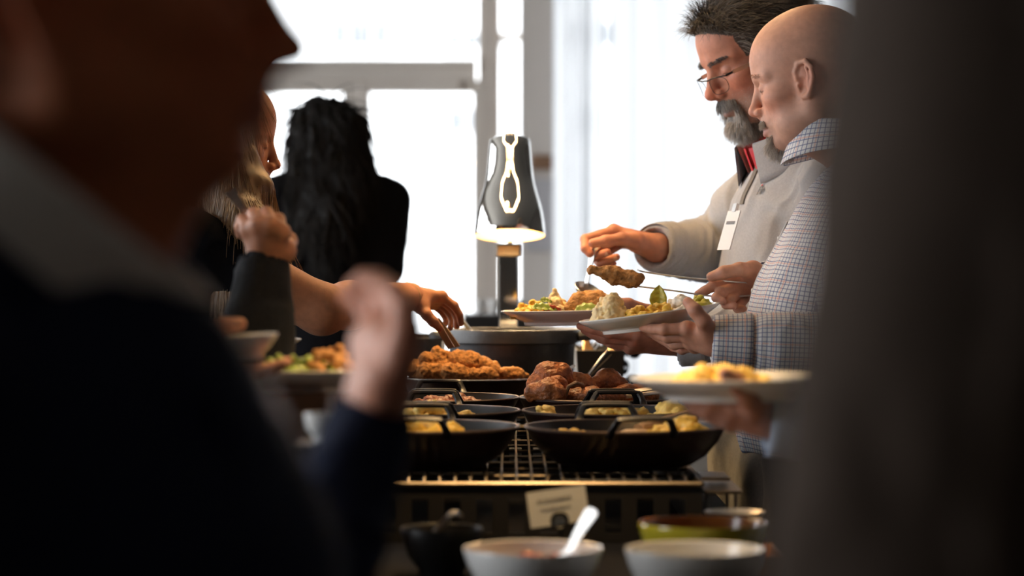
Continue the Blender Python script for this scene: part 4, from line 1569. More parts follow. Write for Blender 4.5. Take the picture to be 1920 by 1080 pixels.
# ------------------------------------------------------------------ man in navy suit close to the camera
def suit_man():
    f = A_((.995, .06, 0))
    hc = A_((-.256, 1.455, 1.4576))
    S = 1.08
    sh_r, sh_l = A_((-.345, 1.27, 1.232)), A_((-.32, 1.65, 1.232))
    el_r, wr_r = A_((-.38, 1.19, .98)), A_((-.18, 1.21, .90))
    el_l, wr_l = A_((-.185, 1.80, .975)), P(700, 798, 1.99)
    torso = [(A_((-.275, 1.46, 1.185)), .140, .118), (A_((-.262, 1.46, 1.10)), .19, .140), (A_((-.255, 1.46, 1.0)), .195, .150), (A_((-.275, 1.46, .87)), .195, .150), (A_((-.295, 1.46, .74)), .195, .145)]

    def warp(v):
        v = v.copy()
        k = np.clip((-v[:, 2] - .045) / .06, 0, 1) * np.clip((v[:, 0] - .0) / .05, 0, 1)
        v[:, 0] -= .010 * k
        v[:, 2] += .010 * k
        return v
    arms = [([sh_r, el_r], [.080, .064], .04), ([el_r, wr_r], [.064, .046], .02), ([sh_l, el_l], [.074, .056], .04), ([el_l, wr_l], [.055, .037], .02), ([A_((-.350, 1.40, 1.225)), A_((-.350, 1.52, 1.225))], [.088, .088], .04)]
    fl = [hp([(738, 640, 1.96), (760, 585, 1.965), (738, 545, 1.985), (705, 535, 2.0)]),
          hp([(722, 632, 1.98), (738, 572, 1.99), (712, 530, 2.01), (680, 524, 2.02)]),
          hp([(705, 632, 2.0), (714, 575, 2.02), (690, 538, 2.035), (664, 536, 2.04)]),
          hp([(690, 640, 2.02), (694, 595, 2.04), (672, 562, 2.05), (652, 556, 2.055)])]
    th = hp([(728, 715, 1.955), (752, 670, 1.94), (762, 622, 1.94), (758, 580, 1.945)])
    hd = hand_mesh(wr_l, fl, th, el_l, 1.18, h=.003)
    fr = [[wr_r + A_((.085, -.02 + .02 * i, -.01)), wr_r + A_((.125, -.02 + .022 * i, -.015)), wr_r + A_((.145, -.02 + .022 * i, -.03)), wr_r + A_((.15, -.02 + .022 * i, -.05))] for i in range(4)]
    thr = [wr_r + A_((.03, .03, .0)), wr_r + A_((.06, .045, .005)), wr_r + A_((.085, .05, .0)), wr_r + A_((.105, .05, -.01))]
    hd2 = hand_mesh(wr_r, fr[::-1], thr, el_r, 1.0, h=.004)
    t, R, hv, hq, sh = simple_person('grey-haired man in navy suit and white collar standing in profile by the buffet', (-.295, 1.46), f, hc, 0.0, torso, arms,
                                     (.60, .20, .09), M_['navy'], 'jacket', M_['navy'], .74, [hd, hd2], S=S, hskin=(.62, .27, .17), warp=warp, h=.0055, headkw=dict(neck=(-.075, 0, -.15), jowl=1.0, nose=1.1, throat=1),
                                     cuts=[(wr_l, wr_l * 1.5 - el_l * .5, .030, .034, .002), (wr_r, wr_r * 1.5 - el_r * .5, .036, .042, .002)])
    ca = A_((.63, .04, .77))
    nb = A_((-.290, 1.455, 1.308))
    cv, cq, _ = collar_mesh(nb, ca, f, .098, .086, .050, .045, .075, .12, flare=.012)
    npobj('shirt_collar', cv, cq, M_['whiteshirt'], t)
    cv, cq, _ = collar_mesh(nb - ca * .028, ca, f, .112, .104, .030, .045, .075, .35, flare=.030)
    npobj('jacket_collar', cv, cq, M_['navy'], sh)
    MB().strip(catmull([nb + f * .108 + A_((0, 0, -.052)), A_((-.150, 1.465, 1.225)), A_((-.118, 1.465, 1.14)), A_((-.100, 1.465, 1.0))], 5), (0, 1, 0), [.03] * 4 + [.05 + .02 * i / 11 for i in range(12)], .006).build('tie', M_['bronze'], t)
    # lapels running down the chest
    for s in (1, -1):
        pts = []
        for k in range(7):
            u = k / 6
            zz = 1.225 - .32 * u
            c0 = A_((-.275, 1.46, 0))
            pts.append(c0 + f * (.105 + .055 * math.sin(min(1, u * 1.5) * PI / 2)) + A_((0, 1, 0)) * s * (.085 * (1 - u) + .012) + A_((0, 0, zz)))
        MB().strip(catmull(pts, 3), (-.15 * 0, s * 1.0, .25), [.06 - .04 * abs(i / 18 - .35) for i in range(19)], .006).build('lapel', M_['navy'], sh)
    # hair: short and grey
    x, y, z = hv.T
    m = ((z > .06 + .02 * (x > .05)) | ((x < .005) & (z > -.0)) | ((x < -.04) & (z > -.05))) & ~((np.abs(y) > .070) & (z < .035) & (x > -.035)) & (x < .075)
    p, nn = scatter(hv, hq, m, 3500, 31)
    s = strands(p, nn * .35 + A_((-.6, 0, -.3)), RNG.uniform(.015, .03, 3500), 3, .0008, gw=.5, curl=.3, seed=32)
    g = RNG.uniform(.25, .6, 3500)
    npobj('hair', place(s[0], R, hc, S), s[1], M_['hair'], t, np.repeat(np.stack([g, g * .95, g * .9], 1), 12, axis=0))
    return t


# ------------------------------------------------------------------ dark coat very close on the right
def coat_person():
    f = A_((.05, .998, 0))
    hc = A_((.385, 1.02, 1.66))
    torso = [(A_((.38, 1.00, 1.45)), .15, .10), (A_((.38, 1.0, 1.34)), .195, .125), (A_((.38, 1.0, 1.15)), .19, .130), (A_((.375, 1.0, .95)), .215, .15), (A_((.37, 1.0, .70)), .235, .17)]
    sh_l, sh_r = A_((.210, 1.0, 1.445)), A_((.55, 1.0, 1.445))
    el_l, wr_l = A_((.172, .985, 1.17)), A_((.155, 1.03, .92))
    el_r, wr_r = A_((.60, .99, 1.17)), A_((.56, 1.15, 1.0))
    arms = [([sh_l, el_l], [.072, .064], .04), ([el_l, wr_l], [.064, .055], .03), ([sh_r, el_r], [.075, .062], .04), ([el_r, wr_r], [.062, .05], .03)]

    def relaxed(w, e, sx):
        d = (w - e) / np.linalg.norm(w - e)
        sd = A_((0, 1.0, 0))
        fs = []
        for i in range(4):
            a = w + d * .085 + sd * (.03 - .02 * i)
            fs.append([a, a + d * .04 + A_((sx * .008, 0, 0)), a + d * .062 + A_((sx * .02, 0, 0)), a + d * .075 + A_((sx * .034, 0, 0))])
        th = [w + d * .03 + sd * .03, w + d * .06 + sd * .05, w + d * .085 + sd * .05 + A_((sx * .01, 0, 0)), w + d * .105 + sd * .045 + A_((sx * .02, 0, 0))]
        return hand_mesh(w, fs, th, e, 1.0, h=.004)
    t, R, hv, hq, sh = simple_person('person in dark taupe coat seen from behind, standing beside the dish tables', (.38, 1.0), f, hc, 0.05, torso, arms,
                                     (.40, .2, .13), M_['taupe'], 'coat', M_['darktrouser'], .84, [relaxed(wr_l, el_l, 1), relaxed(wr_r, el_r, -1)], S=1.02, h=.0065, foldamp=.006,
                                     cuts=[(wr_l, wr_l * 1.5 - el_l * .5, .04, .045, .002), (wr_r, wr_r * 1.5 - el_r * .5, .036, .042, .002)])
    cv, cq, _ = collar_mesh(hc + R @ A_((-.058, 0, -.15)), (0, -.12, 1), f, .085, .085, .05, .05, .09, .3, flare=.03)
    npobj('collar', cv, cq, M_['taupe'], sh)
    x, y, z = hv.T
    m = ((z > .06) | ((x < .02) & (z > 0)) | ((x < -.03) & (z > -.07))) & ~((np.abs(y) > .070) & (z < .03) & (x > -.03))
    p, nn = scatter(hv, hq, m, 3000, 41)
    s = strands(p, nn * .3 + A_((-.4, 0, -.6)), RNG.uniform(.02, .04, 3000), 3, .0008, gw=.5, curl=.3, seed=42)
    g = RNG.uniform(.02, .07, 3000)
    npobj('hair', place(s[0], R, hc, 1.02), s[1], M_['hair'], t, np.repeat(np.stack([g, g * .8, g * .65], 1), 12, axis=0))
    return t


# ------------------------------------------------------------------ guest behind the coat, only plate hand and cuff show
def plate_guest():
    f = A_((-.98, .2, 0))
    hc = A_((.80, 3.18, 1.62))
    torso = [(A_((.86, 3.18, 1.42)), .15, .095), (A_((.84, 3.18, 1.32)), .19, .125), (A_((.82, 3.18, 1.16)), .185, .135), (A_((.815, 3.18, 1.04)), .185, .14), (A_((.83, 3.18, .92)), .18, .13)]
    sh_l, sh_r = A_((.85, 2.98, 1.42)), A_((.85, 3.38, 1.42))
    el_l, wr_l = A_((.60, 2.99, 1.10)), P(1443, 784, 2.97)
    el_r, wr_r = A_((.72, 3.46, 1.16)), A_((.55, 3.40, 1.06))
    arms = [([sh_l, el_l], [.072, .056], .04), ([el_l, wr_l], [.056, .042], .02), ([sh_r, el_r], [.072, .056], .04), ([el_r, wr_r], [.056, .04], .02)]
    fl = [hp([(1378, 762, 2.94), (1335, 757, 2.945), (1310, 752, 2.955), (1292, 748, 2.965)]),
          hp([(1372, 772, 2.96), (1328, 768, 2.97), (1306, 762, 2.98), (1290, 756, 2.99)]),
          hp([(1370, 782, 2.98), (1335, 779, 3.0), (1315, 773, 3.01), (1300, 766, 3.02)]),
          hp([(1372, 790, 3.0), (1348, 788, 3.02), (1330, 782, 3.03), (1318, 775, 3.04)])]
    th = hp([(1415, 762, 2.93), (1398, 738, 2.90), (1378, 716, 2.885), (1360, 702, 2.88)])
    hd = hand_mesh(wr_l, fl, th, el_l, 1.02, h=.0025)
    fs = [[wr_r + A_((-.08, .03 - .02 * i, -.01)), wr_r + A_((-.115, .03 - .02 * i, -.02)), wr_r + A_((-.13, .03 - .02 * i, -.04)), wr_r + A_((-.125, .03 - .02 * i, -.06))] for i in range(4)]
    tr = [wr_r + A_((-.03, -.03, 0)), wr_r + A_((-.06, -.045, 0)), wr_r + A_((-.085, -.045, -.01)), wr_r + A_((-.105, -.04, -.02))]
    hd2 = hand_mesh(wr_r, fs[::-1], tr, el_r, 1.0, h=.004)
    t, R, hv, hq, sh = simple_person('guest in pale blue shirt holding a plate over the front pans', (.83, 3.18), f, hc, .2, torso, arms, (.52, .26, .18), M_['blueshirt'], 'shirt', M_['darktrouser'], .88, [hd, hd2], S=1.0,
                                     cuts=[(wr_l, wr_l * 1.5 - el_l * .5, .034, .04, .002), (wr_r, wr_r * 1.5 - el_r * .5, .034, .04, .002)])
    ax = (el_l - wr_l) / np.linalg.norm(el_l - wr_l)
    cv, cq, _ = collar_mesh(wr_l + ax * .01, -ax, (0, 1, .3), .043, .043, .014, .05, .05, .02, flare=.006, n=36, roll=.003)
    npobj('cuff', cv, cq, M_['blueshirt'], sh)
    cv, cq, _ = collar_mesh(hc + R @ A_((-.055, 0, -.128)), R @ A_((-.25, 0, 1)), f, .072, .068, .036, .045, .075, .16, flare=.02)
    npobj('collar', cv, cq, M_['blueshirt'], sh)
    x, y, z = hv.T
    m = ((z > .07) | ((x < .02) & (z > 0.01)) | ((x < -.03) & (z > -.05))) & ~((np.abs(y) > .070) & (z < .03) & (x > -.03))
    p, nn = scatter(hv, hq, m, 2500, 51)
    s = strands(p, nn * .4 + A_((-.5, 0, .1)), RNG.uniform(.02, .035, 2500), 3, .0008, gw=.4, curl=.3, seed=52)
    g = RNG.uniform(.04, .12, 2500)
    npobj('hair', place(s[0], R, hc), s[1], M_['hair'], t, np.repeat(np.stack([g, g * .75, g * .5], 1), 12, axis=0))


# ------------------------------------------------------------------ guest in charcoal sleeve with raised fork
def fork_guest():
    f = A_((.97, .22, 0))
    hc = A_((-.60, 3.17, 1.525))
    torso = [(A_((-.68, 3.15, 1.31)), .125, .085), (A_((-.67, 3.15, 1.23)), .175, .12), (A_((-.66, 3.15, 1.08)), .175, .12), (A_((-.66, 3.15, .96)), .175, .12), (A_((-.67, 3.15, .84)), .175, .12)]
    sh_l, sh_r = A_((-.67, 3.33, 1.32)), A_((-.67, 2.97, 1.32))
    el_l, wr_l = A_((-.60, 2.88, 1.07)), P(318, 684, 2.92)
    el_r, wr_r = P(468, 775, 3.30), P(497, 496, 3.40)
    sh_l, sh_r = sh_r, sh_l
    arms = [([sh_r, el_r], [.068, .058], .04), ([el_r, el_r * .5 + wr_r * .5, wr_r], [.058, .048, .036], .02), ([sh_l, el_l], [.068, .054], .04), ([el_l, wr_l], [.054, .038], .02)]
    fs = [hp([(528, 436, 3.375), (522, 412, 3.40), (510, 416, 3.44), (500, 432, 3.46)]),
          hp([(508, 424, 3.365), (500, 400, 3.40), (488, 408, 3.445), (482, 428, 3.46)]),
          hp([(486, 422, 3.37), (476, 400, 3.41), (466, 412, 3.45), (464, 432, 3.465)]),
          hp([(466, 430, 3.385), (454, 412, 3.42), (448, 424, 3.455), (450, 440, 3.465)])]
    th = hp([(532, 470, 3.40), (542, 452, 3.43), (530, 435, 3.46), (512, 424, 3.475)])
    hd = hand_mesh(wr_r, fs, th, el_r, .98, h=.0022)
    fl = [[wr_l + A_((.07, .03 - .02 * i, -.004)), wr_l + A_((.105, .03 - .02 * i, -.008)), wr_l + A_((.125, .03 - .02 * i, -.004)), wr_l + A_((.14, .03 - .02 * i, .002))] for i in range(4)]
    tl = [wr_l + A_((.03, .035, .02)), wr_l + A_((.045, .05, .038)), wr_l + A_((.06, .05, .047)), wr_l + A_((.08, .045, .048))]
    hd2 = hand_mesh(wr_l, fl, tl, el_l, .95, h=.003)
    t, R, hv, hq, sh = simple_person('guest in charcoal long sleeves raising a fork beside the suited man', (-.67, 3.15), f, hc, .1, torso, arms, (.50, .23, .14), M_['darkknit'], 'sweater', M_['darktrouser'], .80, [hd, hd2], S=.98, h=.006, foldamp=.006,
                                     cuts=[(wr_r, wr_r * 1.5 - el_r * .5, .029, .036, .002), (wr_l, wr_l * 1.5 - el_l * .5, .03, .036, .002)])
    x, y, z = hv.T
    m = ((z > .06) | ((x < .02) & (z > 0.0)) | ((x < -.03) & (z > -.07))) & ~((np.abs(y) > .070) & (z < .03) & (x > -.03))
    p, nn = scatter(hv, hq, m, 2500, 61)
    s = strands(p, nn * .3 + A_((-.5, 0, -.5)), RNG.uniform(.03, .05, 2500), 3, .0008, gw=.5, curl=.3, seed=62)
    g = RNG.uniform(.04, .14, 2500)
    npobj('hair', place(s[0], R, hc, .98), s[1], M_['hair'], t, np.repeat(np.stack([g, g * .7, g * .45], 1), 12, axis=0))
    # fork in the raised fist
    fk = thing('fork', 'steel fork held up in the fist above the charcoal sleeve', 'fork', P(470, 425, 3.44))
    MB().strip(catmull([P(500, 452, 3.445), P(476, 418, 3.435), P(452, 388, 3.43), P(432, 358, 3.43)], 4), (.8, .1, .5), [.007] * 8 + [.009, .011, .013, .016, .018], .003).build('handle', M_['steel'], fk)
    MB().strip([P(500, 452, 3.445), P(510, 466, 3.45)], (.8, .1, .5), [.012, .02], .002).build('neck', M_['steel'], fk)
    for i in range(4):
        o = A_((.8, .1, .5)) * (i - 1.5) * .006
        MB().strip([P(510, 466, 3.45) + o, P(524, 488, 3.465) + o], (.8, .1, .5), .003, .002).build('tine', M_['steel'], fk)


# ------------------------------------------------------------------ blonde woman reaching across the buffet
def blonde_woman():
    f = A_((.985, .17, 0))
    hc = P(412, 268, 4.38)
    S = .95
    torso = [(A_((-.63, 4.38, 1.335)), .125, .085), (A_((-.62, 4.38, 1.24)), .155, .115), (A_((-.615, 4.38, 1.10)), .14, .10), (A_((-.62, 4.38, .98)), .16, .11), (A_((-.62, 4.38, .84)), .17, .12)]
    sh_r, sh_l = A_((-.565, 4.22, 1.345)), A_((-.61, 4.55, 1.335))
    el_r, wr_r = P(603, 580, 4.28), P(770, 556, 4.57)
    el_l, wr_l = A_((-.62, 4.68, 1.08)), A_((-.475, 4.63, 1.20))
    arms = [([sh_r, sh_r * .6 + el_r * .4], [.060, .052], .03), ([sh_l, el_l], [.058, .048], .03), ([el_l, wr_l], [.046, .032], .02)]
    bare = [([sh_r * .75 + el_r * .25, el_r], [.050, .043], .02), ([el_r, el_r * .7 + wr_r * .3, wr_r], [.043, .041, .0265], .02)]
    fr = [hp([(828, 556, 4.60), (851, 573, 4.60), (861, 590, 4.602), (864, 606, 4.608)]),
          hp([(824, 560, 4.625), (850, 580, 4.63), (857, 597, 4.63), (856, 612, 4.63)]),
          hp([(818, 565, 4.645), (842, 585, 4.655), (848, 602, 4.655), (844, 615, 4.65)]),
          hp([(812, 570, 4.66), (832, 588, 4.675), (837, 602, 4.675), (832, 613, 4.67)])]
    th = hp([(790, 574, 4.565), (800, 590, 4.55), (812, 603, 4.55), (824, 615, 4.56)])
    hd = hand_mesh(wr_r, fr, th, el_r, .86, h=.002, wr=.025)
    fl = [[wr_l + A_((.07, -.03 + .02 * i, .0)), wr_l + A_((.10, -.03 + .02 * i, .002)), wr_l + A_((.115, -.03 + .02 * i, .01)), wr_l + A_((.125, -.03 + .02 * i, .02))] for i in range(4)]
    tl = [wr_l + A_((.03, -.035, .02)), wr_l + A_((.05, -.05, .04)), wr_l + A_((.07, -.05, .05)), wr_l + A_((.09, -.045, .055))]
    hd2 = hand_mesh(wr_l, fl, tl, el_l, .85, h=.003)
    t, R, hv, hq, sh = simple_person('woman with long blonde hair and bare arm reaching for tongs by the black pot', (-.62, 4.38), f, hc, .16, torso, arms, SK_TAN, M_['blackcloth'], 'top', M_['darktrouser'], .82, [hd, hd2], S=S, fem=1, h=.006, bare=bare, hres=.0026,
                                     headkw=dict(jaw=.92, nose=.88, brow=.7), cuts=[(wr_l, wr_l * 1.5 - el_l * .5, .026, .03, .002)])
    # hair tie at the wrist
    ax = (el_r - wr_r) / np.linalg.norm(el_r - wr_r)
    c = wr_r + ax * .012
    e1 = np.cross(ax, (0, 0, 1))
    e1 /= np.linalg.norm(e1)
    e2 = np.cross(ax, e1)
    MB().tube([c + (e1 * math.cos(a) + e2 * math.sin(a)) * .0262 for a in np.linspace(0, 2 * PI, 25)], .0022, n=6, cap=False).build('bracelet', M_['wood'], t)
    g_ = lambda p: place(A_([p]), R, hc, S)[0]
    d0 = A_((0, 0, -1.0))
    prims = [('ell', (g_((-.030, 0, .048)), (.100, .088, .092), .01)), ('ell', (g_((-.04, 0, 0)), (.080, .086, .09), .02)),
             ('cap', (g_((-.06, 0, -.03)), g_((-.075, 0, -.03)) + A_((-.02, 0, -.26)), .075, .07, .04)),
             ('cap', (g_((.0, -.068, .0)), P(450, 420, 4.26), .042, .044, .03)), ('cap', (P(450, 420, 4.26), P(428, 585, 4.24), .044, .028, .03)),
             ('cap', (g_((.02, -.062, .01)), P(486, 352, 4.30), .028, .026, .02)), ('cap', (P(486, 352, 4.30), P(498, 405, 4.30), .024, .014, .02)), ('cap', (P(500, 405, 4.30), P(532, 462, 4.31), .012, .006, .01)),
             ('cap', (g_((.02, .058, .02)), P(490, 360, 4.46), .026, .022, .02)), ('cap', (P(490, 360, 4.46), P(524, 440, 4.46), .018, .008, .02))]
    a, b = A_((-.78, 4.12, 1.15)), A_((-.36, 4.62, 1.72))
    fd_keep = lambda v: ((v - hc) @ R[:, 0] < .052) | (v[:, 2] < hc[2] - .075)
    hair_mass(t, 'hair', prims, a, b, 11000, .10, .0006, ((.19, .095, .04), (.42, .25, .11)), h=.0055, amp=.004, wave=.0, wavef=30, seed=71, segs=5, lift=.0, keep=fd_keep)
    return t


# ------------------------------------------------------------------ dark-haired woman by the door
def dark_woman():
    f = A_((-.35, .94, 0))
    f /= np.linalg.norm(f)
    D = 6.8
    hc = P(610, 285, D)
    sd = np.cross((0, 0, 1), f)
    ctr = P(622, 500, D)[:2]
    c = lambda z, o=0: A_((ctr[0] + f[0] * o, ctr[1] + f[1] * o, z))
    torso = [(c(1.50), .14, .09), (c(1.40), .175, .115), (c(1.24), .155, .105), (c(1.08), .16, .11), (c(.92), .18, .125)]
    sh_l, sh_r = c(1.485) + sd * .165, c(1.485) - sd * .165
    el_r = P(716, 500, D - .02)
    wr_r = el_r + f * .20 + A_((-.02, 0, .05))
    el_l = sh_l + A_((-.03, .02, -.28))
    wr_l = el_l + f * .20 + A_((.02, 0, .04))
    arms = [([sh_r, el_r], [.066, .058], .04), ([el_r, wr_r], [.056, .04], .02), ([sh_l, el_l], [.064, .054], .04), ([el_l, wr_l], [.052, .038], .02)]

    def hnd(w, e):
        d = (w - e) / np.linalg.norm(w - e)
        s = np.cross(d, (0, 0, 1))
        s /= np.linalg.norm(s)
        fs = [[w + d * .08 + s * (.03 - .02 * i), w + d * .115 + s * (.03 - .02 * i) - A_((0, 0, .01)), w + d * .13 + s * (.03 - .02 * i) - A_((0, 0, .03)), w + d * .13 + s * (.03 - .02 * i) - A_((0, 0, .05))] for i in range(4)]
        th = [w + d * .03 + s * .03, w + d * .06 + s * .045, w + d * .085 + s * .045, w + d * .10 + s * .04]
        return hand_mesh(w, fs, th, e, .88, h=.005)
    t, R, hv, hq, sh = simple_person('woman with long wavy dark hair in black, facing the glass door', (ctr[0], ctr[1]), f, hc, .05, torso, arms, (.45, .22, .14), M_['blackcloth'], 'top', M_['blackcloth'], .84, [hnd(wr_r, el_r), hnd(wr_l, el_l)], S=.97, fem=1, h=.009, headkw=dict(jaw=.92, nose=.9, brow=.7))
    g_ = lambda p: place(A_([p]), R, hc, .97)[0]
    prims = [('ell', (g_((-.016, 0, .045)), (.112, .103, .104), .01)), ('ell', (g_((-.035, 0, -.02)), (.09, .10, .11), .02)),
             ('cap', (g_((-.05, .05, -.06)), P(570, 425, D - .1), .07, .05, .04)), ('cap', (g_((-.05, -.05, -.06)), P(652, 360, D - .1), .065, .045, .04)),
             ('cap', (g_((-.07, 0, -.06)), P(610, 420, D - .16), .08, .06, .04)), ('cap', (P(570, 420, D - .1), P(560, 450, D - .1), .045, .03, .04))]
    hair_mass(t, 'hair', prims, hc - (.26, .35, .42), hc + (.26, .25, .2), 2600, .14, .0016, ((.005, .004, .0035), (.022, .017, .014)), h=.008, amp=.014, wave=.22, wavef=55, seed=81, segs=8, lift=.12, hm=M_['darkhair'])
    return t


suit_man()
coat_person()
plate_guest()
fork_guest()
blonde_woman()
dark_woman()
# ================================================================== BUFFET TABLE
TZ = .91
tb = thing('buffet_table', 'long buffet table under a black cloth', 'table', (0, 4.6, 0))
MB().box((-.345, 2.36, TZ - .035), (.345, 6.64, TZ - .004)).build('tabletop', M_['darkwood'], tb, smooth=False)
for x in (-.30, .30):
    for y in (2.45, 4.5, 6.55):
        MB().box((x - .02, y - .02, 0), (x + .02, y + .02, TZ - .035)).build('leg', M_['blackmetal'], tb, smooth=False)


def tablecloth():
    x0, x1, y0, y1 = -.350, .350, 2.35, 6.65
    per = []
    n = 260
    L = 2 * ((x1 - x0) + (y1 - y0))
    for i in range(n):
        s = L * i / n
        if s < x1 - x0:
            p, nn = (x0 + s, y0), (0, -1)
        elif s < x1 - x0 + y1 - y0:
            p, nn = (x1, y0 + s - (x1 - x0)), (1, 0)
        elif s < 2 * (x1 - x0) + y1 - y0:
            p, nn = (x1 - (s - (x1 - x0) - (y1 - y0)), y1), (0, 1)
        else:
            p, nn = (x0, y1 - (s - 2 * (x1 - x0) - (y1 - y0))), (-1, 0)
        per.append((p, nn, s))
    v = [(0, 4.5, TZ)]
    f = []
    rows = 8
    for r in range(rows + 1):
        for p, nn, s in per:
            t = r / rows
            o = .004 + (.02 * t + .022 * t * math.sin(s * 19 + .6 * math.sin(s * 5)))
            v.append((p[0] + nn[0] * o * (1 if r else 0), p[1] + nn[1] * o * (1 if r else 0), TZ - (TZ - .02) * t))
    for i in range(n):
        j = (i + 1) % n
        f.append((0, 1 + i, 1 + j))
        for r in range(rows):
            f.append((1 + r * n + i, 1 + (r + 1) * n + i, 1 + (r + 1) * n + j, 1 + r * n + j))
    return MB().add(v, f)


tag(tablecloth().build('tablecloth', M_['blackcloth'], smooth=True), 'black cloth covering the buffet table down to the floor', 'tablecloth')


# ---- wire-topped stands
def stand(x0, x1, y0, y1, label, z1=1.0):
    t = thing('grill_stand', label, 'stand', ((x0 + x1) / 2, (y0 + y1) / 2, TZ))
    zb = TZ + .001
    for yy in (y0, y1 - .006):
        MB().box((x0, yy, z1 - .028), (x1, yy + .006, z1 - .008)).build('rail', M_['blackmetal'], t, smooth=False)
        MB().box((x0, yy, zb), (x1, yy + .006, zb + .012)).build('rail', M_['blackmetal'], t, smooth=False)
        n = int((x1 - x0) / .045)
        for i in range(n + 1):
            x = x0 + (x1 - x0 - .022) * i / n
            MB().box((x, yy, zb + .012), (x + .022, yy + .006, z1 - .028)).build('bar', M_['blackmetal'], t, smooth=False)
    for xx in (x0, x1 - .006):
        MB().box((xx, y0 + .006, zb), (xx + .006, y1 - .006, z1 - .008)).build('side_panel', M_['blackmetal'], t, smooth=False)
    fr = MB()
    for a, b in (((x0, y0), (x1, y0)), ((x0, y1), (x1, y1)), ((x0, y0), (x0, y1)), ((x1, y0), (x1, y1))):
        fr.tube([(a[0], a[1], z1 - .008), (b[0], b[1], z1 - .008)], .0045, n=8)
    fr.build('frame', M_['darksteel'], t)
    n = int((x1 - x0) / .0212)
    for i in range(1, n):
        x = x0 + (x1 - x0) * i / n
        MB().tube([(x, y0, z1 - .006), (x, y0 + .004, z1), (x, y1 - .004, z1), (x, y1, z1 - .006)], .0022, n=6).build('wire', M_['darksteel'], t)
    m = int((y1 - y0) / .11)
    for i in range(1, m):
        y = y0 + (y1 - y0) * i / m
        MB().tube([(x0, y, z1 - .007), (x1, y, z1 - .007)], .0028, n=6).build('wire', M_['darksteel'], t)
    return t


stand(-.255, .268, 3.42, 4.62, 'black slotted stand with a wire grill top carrying six pans')
stand(-.255, .268, 4.655, 5.27, 'black slotted stand with a wire grill top carrying the big pot')
GZ = 1.0028


# ---- pans
def pan(x, y, label, r=.150, depth=.060, rot=0.0, z=GZ, group='cast iron pans on the wire stand'):
    t = thing('pan', label, 'pan', (x, y, z), group)
    p = []
    R_ = r
    prof = [(0, 0), (r * .56, 0), (r * .66, .004), (r * .80, depth * .28), (r * .92, depth * .62), (r * .985, depth * .93), (r, depth)]
    inn = [(r - .004, depth), (r * .955, depth * .90), (r * .89, depth * .62), (r * .77, depth * .32), (r * .63, .008), (r * .54, .005), (0, .005)]
    MB().lathe(prof, (x, y, z), n=56).build('pan_body', M_['enamel'], t)
    MB().lathe(inn, (x, y, z), n=56).build('inside', M_['iron'], t)
    MB().lathe([(r - .0045, depth - .0005), (r - .004, depth + .0012), (r - .001, depth + .0016), (r + .0008, depth), (r + .0002, depth - .003)], (x, y, z), n=56).build('rim', M_['ironrim'], t)
    c, s = math.cos(rot), math.sin(rot)
    W = lambda a, b, cc: (x + a * c - b * s, y + a * s + b * c, z + cc)
    for sg in (-1, 1):
        w, o = .046, r - .008
        pts = [W(-w, sg * o, depth - .006), W(-w + .002, sg * (r + .008), depth + .004), W(-w + .008, sg * (r + .016), depth + .016), W(-w + .016, sg * (r + .020), depth + .0205),
               W(w - .016, sg * (r + .020), depth + .0205), W(w - .008, sg * (r + .016), depth + .016), W(w - .002, sg * (r + .008), depth + .004), W(w, sg * o, depth - .006)]
        MB().tube(catmull(pts, 3), .0062, n=8, flat=((0, 0, 1), .62)).build('handle', M_['iron'], t)
    return t


XLp, XRp = -.138, .168
pan(XLp, 3.60, 'cast iron pan heaped with deep yellow eggs beside the suited man')
pan(XRp, 3.60, 'cast iron pan with eggs at its edge and a spoon handle across', rot=.12)
pan(XLp + .002, 4.00, 'cast iron pan with pale eggs piled at one side')
pan(XRp - .002, 4.00, 'cast iron pan with scattered pale eggs under the guest\'s plate', rot=-.10)
pan(XLp + .002, 4.40, 'cast iron pan holding reddish sausage hash')
pan(XRp - .006, 4.40, 'cast iron pan heaped with roast chicken', rot=.08)


def heap(name, label, cat, blobs, m, h=.0032, seed=0, k=.003, kind='stuff', rough=.0022):
    """blobs: world points with radii -> one soft lump"""
    pts = np.array([b[0] for b in blobs])
    fd = Field(pts.min(0) - .03, pts.max(0) + .03, h)
    for c, r in blobs:
        fd.ell(c, (r, r * .95, r * .85), k)
    v, q = fd.mesh(1)
    n = vnormals(v, q)
    v = v + n * (rough * fbm(v * 190, 2, seed))[:, None]
    o = npobj(name, v, q, m)
    return tag(o, label, cat, kind=kind)


def pile(cx, cy, rx, ry, z0, hgt, n, r, seed, bias=(0, 0), lim=None):
    """lim=(pan x, pan y, pan radius, base z, depth): keeps lumps inside the pan wall"""
    rg = np.random.default_rng(seed)
    out = []
    for i in range(n):
        a = rg.uniform(0, 2 * PI)
        u = math.sqrt(rg.uniform(0, 1))
        zt = z0 + hgt * (1 - u * u) * rg.uniform(.3, 1.0) + rg.uniform(-.004, .004)
        p = np.array((cx + rx * u * math.cos(a), cy + ry * u * math.sin(a), zt))
        rr = r * rg.uniform(.7, 1.3)
        if lim:
            d = p[:2] - np.array(lim[:2])
            dl = np.linalg.norm(d)
            rel = np.clip((p[2] - rr * .8 - lim[3]) / lim[4], 0, 1)
            wall = lim[2] * (.60 + .36 * rel) - rr - .004
            if dl > wall > 0:
                p[:2] = np.array(lim[:2]) + d * wall / dl
        p[2] = max(p[2], (lim[3] if lim else z0 - .01) + .0065 + rr * .95)
        out.append((p, rr))
    return out


PR = lambda x, y: (x, y, .150, GZ, .060)
def base_fill(x, y, n, seed, zt=.022, rr=.095, r=.010):
    return pile(x, y, rr, rr, GZ + zt, .004, n, r, seed, lim=PR(x, y))


